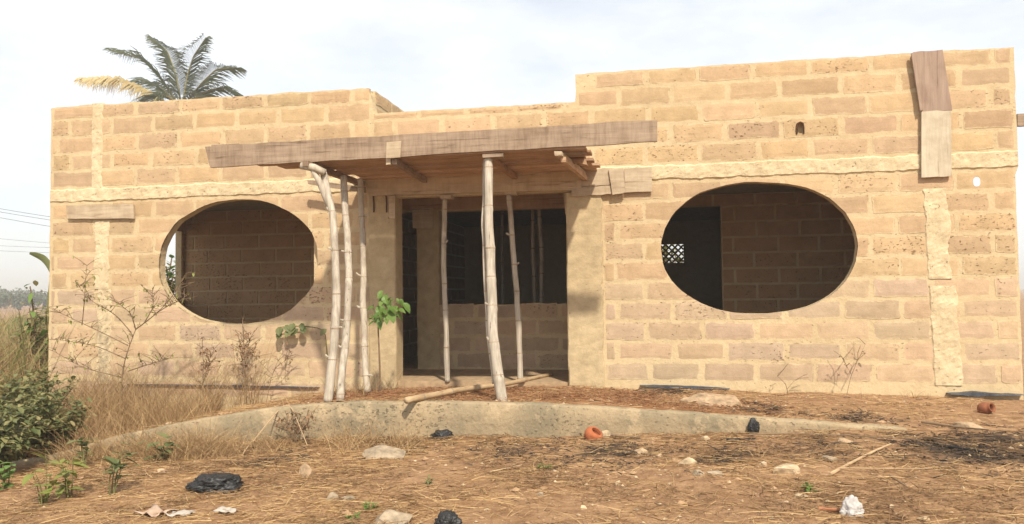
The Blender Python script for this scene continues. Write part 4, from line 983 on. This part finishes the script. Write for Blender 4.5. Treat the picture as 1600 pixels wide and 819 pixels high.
mb = MB(); random.seed(52)
for _ in range(1500):
    x = U(-5.2, 3.2); y = U(kerbY(x)+.12, -.05) if random.random() < .6 else U(-4.6, kerbY(x)-.05)
    if nz(x*1.5, y*1.5, 19) < -.05 and random.random() < .8: continue
    r = U(.006, .03)*random.choice([.5, 1, 1]); c = Vector((x, y, H(x, y)+r*.2)); vs_ = [c+Vector((dx*r*U(.7, 1.7), dy*r*U(.6, 1.3), dz*r*U(.4, .9))) for dx, dy, dz in ((1, 0, 0), (-1, 0, 0), (0, 1, 0), (0, -1, 0), (0, 0, 1), (0, 0, -1))]
    mb.add(vs_, [(0, 2, 4), (2, 1, 4), (1, 3, 4), (3, 0, 4), (2, 0, 5), (1, 2, 5), (3, 1, 5), (0, 3, 5)])
m_clod = NT('earth_clod', .95, .1); m_clod.col(m_clod.mix(m_clod.island(), (.42, .27, .15), (.17, .10, .055))); o = mb.build('clods', m_clod.m, kind='stuff'); tag(o, 'brown clods and bark crumbs on the terrace and the ground', 'clods')
def crumple(px, py, w, h, mat, name, label, cat, seed, flat=.5, Y=None, tail=False, fine=1.):
    z = -.3
    for _ in range(6): p = on_level(px, py, z); z = H(p.x, p.y)
    if Y is not None: p = on_plane(px, py, Y); z = H(p.x, Y)
    s = (p.y-EYE.y)/FPX; W_, H_ = w*s, h*s; bm = bmesh.new(); bmesh.ops.create_icosphere(bm, subdivisions=5, radius=1)
    for v in bm.verts:
        c = v.co.normalized(); r = 1+.30*nz(c.x*1.6+seed, c.y*1.6, c.z*1.6)+.22*abs(nz(c.x*3.5, c.y*3.5+seed, c.z*3.5))-fine*.22*abs(nz(c.x*5, c.y*5, c.z*9+seed))-fine*.12*abs(nz(c.x*14, c.y*9, c.z*9+seed))
        if tail and c.z > .5: r *= 1+1.3*(c.z-.5)
        zz = c.z*r; zz = zz if zz > -flat else -flat; v.co = (c.x*r*W_/2, c.y*r*W_*.42, (zz+flat)*H_/(1+flat))
    me = bpy.data.meshes.new(name); bm.to_mesh(me); bm.free(); o = link(name, me, mat, smooth=True); o.location = (p.x, p.y+W_*.2, z-.005); return tag(o, label, cat)
m_blk = mat_plain('black_plastic', (.020, .019, .018), .5, .4, .4, 30, .5, .004); m_wht = mat_plain('white_plastic', (.46, .43, .40), .5, .3, .15, 30, .4, .004)
crumple(328, 770, 92, 30, m_blk, 'plastic_bag', 'large crumpled black plastic bag in the left foreground', 'plastic bag', 2.2)
crumple(691, 685, 38, 14, m_blk, 'plastic_bag', 'small black plastic bag at the foot of the kerb', 'plastic bag', 5.1)
crumple(698, 824, 42, 24, m_blk, 'plastic_bag', 'round black plastic bag cut by the bottom edge', 'plastic bag', 8.3)
crumple(1333, 808, 30, 19, m_wht, 'plastic_bag', 'small white plastic bag in the right foreground', 'plastic bag', 11.4, tail=True, fine=.4)
crumple(1178, 679, 16, 24, m_blk, 'plastic_bag', 'black scrap of plastic leaning against the kerb', 'plastic bag', 3.9, .8)
m_clay = mat_plain('clay', (.38, .12, .05), .85, .15, .3, 14, .4, .004); m_darkclay = mat_plain('dark_clay', (.26, .10, .05), .85, .15, .3, 14, .4, .004)
def lathe(profile, mat, name, seg=24):
    v = []; f = []
    for r, z in profile:
        for k in range(seg): a = 6.28318*k/seg; v.append((r*math.cos(a), r*math.sin(a), z))
    for i in range(len(profile)-1):
        for k in range(seg): q = (k+1) % seg; f.append((i*seg+k, i*seg+q, (i+1)*seg+q, (i+1)*seg+k))
    f.append(tuple(range(seg))[::-1]); return obj(name, v, f, mat, smooth=True)
p = gpt(922, 683, -.26); p = on_plane(922, 683, -2.08); r = 15*(p.y-EYE.y)/FPX
o = lathe([(r*.5, 0), (r*.85, r*.25), (r, r*.65), (r*.95, r*1.0), (r*.72, r*1.28), (r*.55, r*1.34), (r*.50, r*1.28), (r*.7, r*.9), (r*.1, r*.2)], m_clay, 'clay_pot'); o.location = (p.x, p.y, H(p.x, p.y)-.01); o.rotation_euler = (.5, .5, .3); tag(o, 'round orange clay pot lying against the kerb', 'pot')
p = on_plane(1541, 648, -1.0); z = H(p.x, p.y); r = 9*(p.y-EYE.y)/FPX
o = lathe([(r*.4, -r*1.3), (r*.85, -r*.9), (r, -r*.2), (r*.85, r*.5), (r*.62, r*.85), (r*.75, r*1.1), (r*.66, r*1.12), (r*.5, r*.8), (r*.6, 0), (r*.1, -r*.8)], m_darkclay, 'clay_jar'); o.location = (p.x, p.y, z+r*.75); o.rotation_euler = (math.radians(75), 0, math.radians(35)); tag(o, 'small brown clay jar on its side near the right wall', 'jar')
# paper and plastic scraps
m_paper = mat_plain('paper_scrap', (.46, .33, .24), .9, .1, .2, 8, .3, .004); m_pw = mat_plain('grey_scrap', (.42, .37, .31), .7, .2, .2, 8, .3, .004)
def scrap(px, py, w, h, mat, label, seed):
    z = -.4
    for _ in range(6): p = on_level(px, py, z); z = H(p.x, p.y)
    s = (p.y-EYE.y)/FPX; n_ = 9; v = []; f = []
    for j in range(n_):
        for i in range(n_): a, b = i/(n_-1)-.5, j/(n_-1)-.5; e = 1+.5*nz(a*3, b*3, seed); v.append((a*w*s*e, b*w*s*.7*e, .3*h*s+h*s*.5*nz(a*3+seed, b*3)+h*s*.3*abs(nz(a*7, b*7, seed))))
    f = [(j*n_+i, j*n_+i+1, (j+1)*n_+i+1, (j+1)*n_+i) for j in range(n_-1) for i in range(n_-1)]
    o = obj('scrap', v, f, mat, smooth=True); md = o.modifiers.new('thick', 'SOLIDIFY'); md.thickness = .003; o.location = (p.x, p.y, z+.006); o.rotation_euler.z = U(-.4, .4); return tag(o, label, 'scrap', 'scraps of litter')
scrap(243, 806, 52, 16, m_paper, 'pinkish paper scrap in the left foreground', 1.1); scrap(285, 806, 34, 12, m_pw, 'grey scrap right of the pinkish paper', 2.7); scrap(353, 802, 36, 12, m_pw, 'pale scrap below the large black bag', 4.2); scrap(1110, 603, 34, 6, m_pw, 'pale scrap on the terrace below the right window', 6.6)
# damp-proof sheet showing at the wall foot
m_dpc = mat_plain('black_sheet', (.05, .055, .065), .5, .4, .3, 20, .5, .004)
def sheet(px0, px1, ya, yb, th, label, bulge=0., out=.035):
    v = []; n_ = 30; f = []
    for i in range(n_+1):
        t = i/n_; c = on_plane(lerp(px0, px1, t), lerp(ya, yb, t), 0); h = th*(.25+.75*abs(math.sin(t*math.pi))**.7)*(1+.5*nz(t*9, px0))+bulge*math.exp(-((t-.35)/.16)**2); o_ = out*(1+.5*nz(t*7, px0, 2))
        v += [(c.x, .005, c.z+h*.5), (c.x, -o_, c.z+h*.4+.006*nz(t*13, px0)), (c.x, -o_-.004, c.z-h*.5), (c.x, .005, c.z-h*.5)]
    for i in range(n_):
        for k in range(4): q = (k+1) % 4; f.append((i*4+k, i*4+q, i*4+4+q, i*4+4+k))
    o = obj('plastic_sheet', v, f, m_dpc); return tag(o, label, 'plastic sheet')
sheet(200, 500, 600, 605, .016, 'black damp-proof sheet edge along the left wall foot'); sheet(1000, 1140, 602, 607, .03, 'grey plastic sheet edge at the wall foot left of the right window'); sheet(1478, 1596, 614, 616, .02, 'black plastic sheet bulging from the right wall foot', .03, .07)
# footing under the left wall
a, b = on_plane(80, 606).x, on_plane(505, 606).x
# sticks
def stick(px, label, r=.008, mat=m_bark, name='stick', lift=.02):
    pts = []
    for x, y in px:
        z = -.25
        for _ in range(6): p = on_level(x, y, z); z = H(p.x, p.y)
        pts.append(Vector((p.x, p.y, z+lift)))
    P, L = smooth_path(pts, 12); o = MB().tube(P, [lerp(r, r*.5, i/11) for i in range(12)], 6).build(name, mat); return tag(o, label, 'stick', 'sticks on the ground')
m_pst = mat_plain('pale_twig', (.46, .32, .18), .9)
stick([(1297, 746), (1330, 728), (1360, 712), (1392, 698)], 'long pale twig pointing up right in the right foreground', .011, m_pst); stick([(1310, 738), (1370, 737), (1450, 737)], 'long thin twig lying level below the other long twig', .006, m_pst); stick([(1390, 748), (1420, 768)], 'short twig right of the long twigs', .007); stick([(1280, 801), (1318, 803)], 'red brown stick touching the white bag', .012, m_rust if False else mat_plain('red_twig', (.38, .16, .08), .9))
stick([(1170, 662), (1250, 668), (1430, 690)], 'thin dark stick at the right end of the kerb', .008); stick([(955, 684), (1000, 688)], 'flat dark stick right of the clay pot', .014); stick([(765, 742), (815, 731)], 'pale straw stalk left of the centre sprout', .006, m_pst); stick([(1135, 667), (1180, 669)], 'charred stick beside the black plastic scrap', .013, mat_plain('char', (.03, .026, .024), .9))
stick([(1440, 663), (1500, 672), (1545, 676)], 'dark stick near the half buried block', .012); stick([(1480, 702), (1545, 712)], 'charred stick in the burnt patch at the right', .012, mat_plain('charcoal', (.03, .026, .024), .9))
stick([(380, 720), (400, 690), (425, 660)], 'pale reed leaning before the kerb at the left', .006, m_pst, lift=.06); stick([(395, 705), (450, 680), (480, 665)], 'long pale reed crossing the withered plant', .007, m_pst, lift=.08)
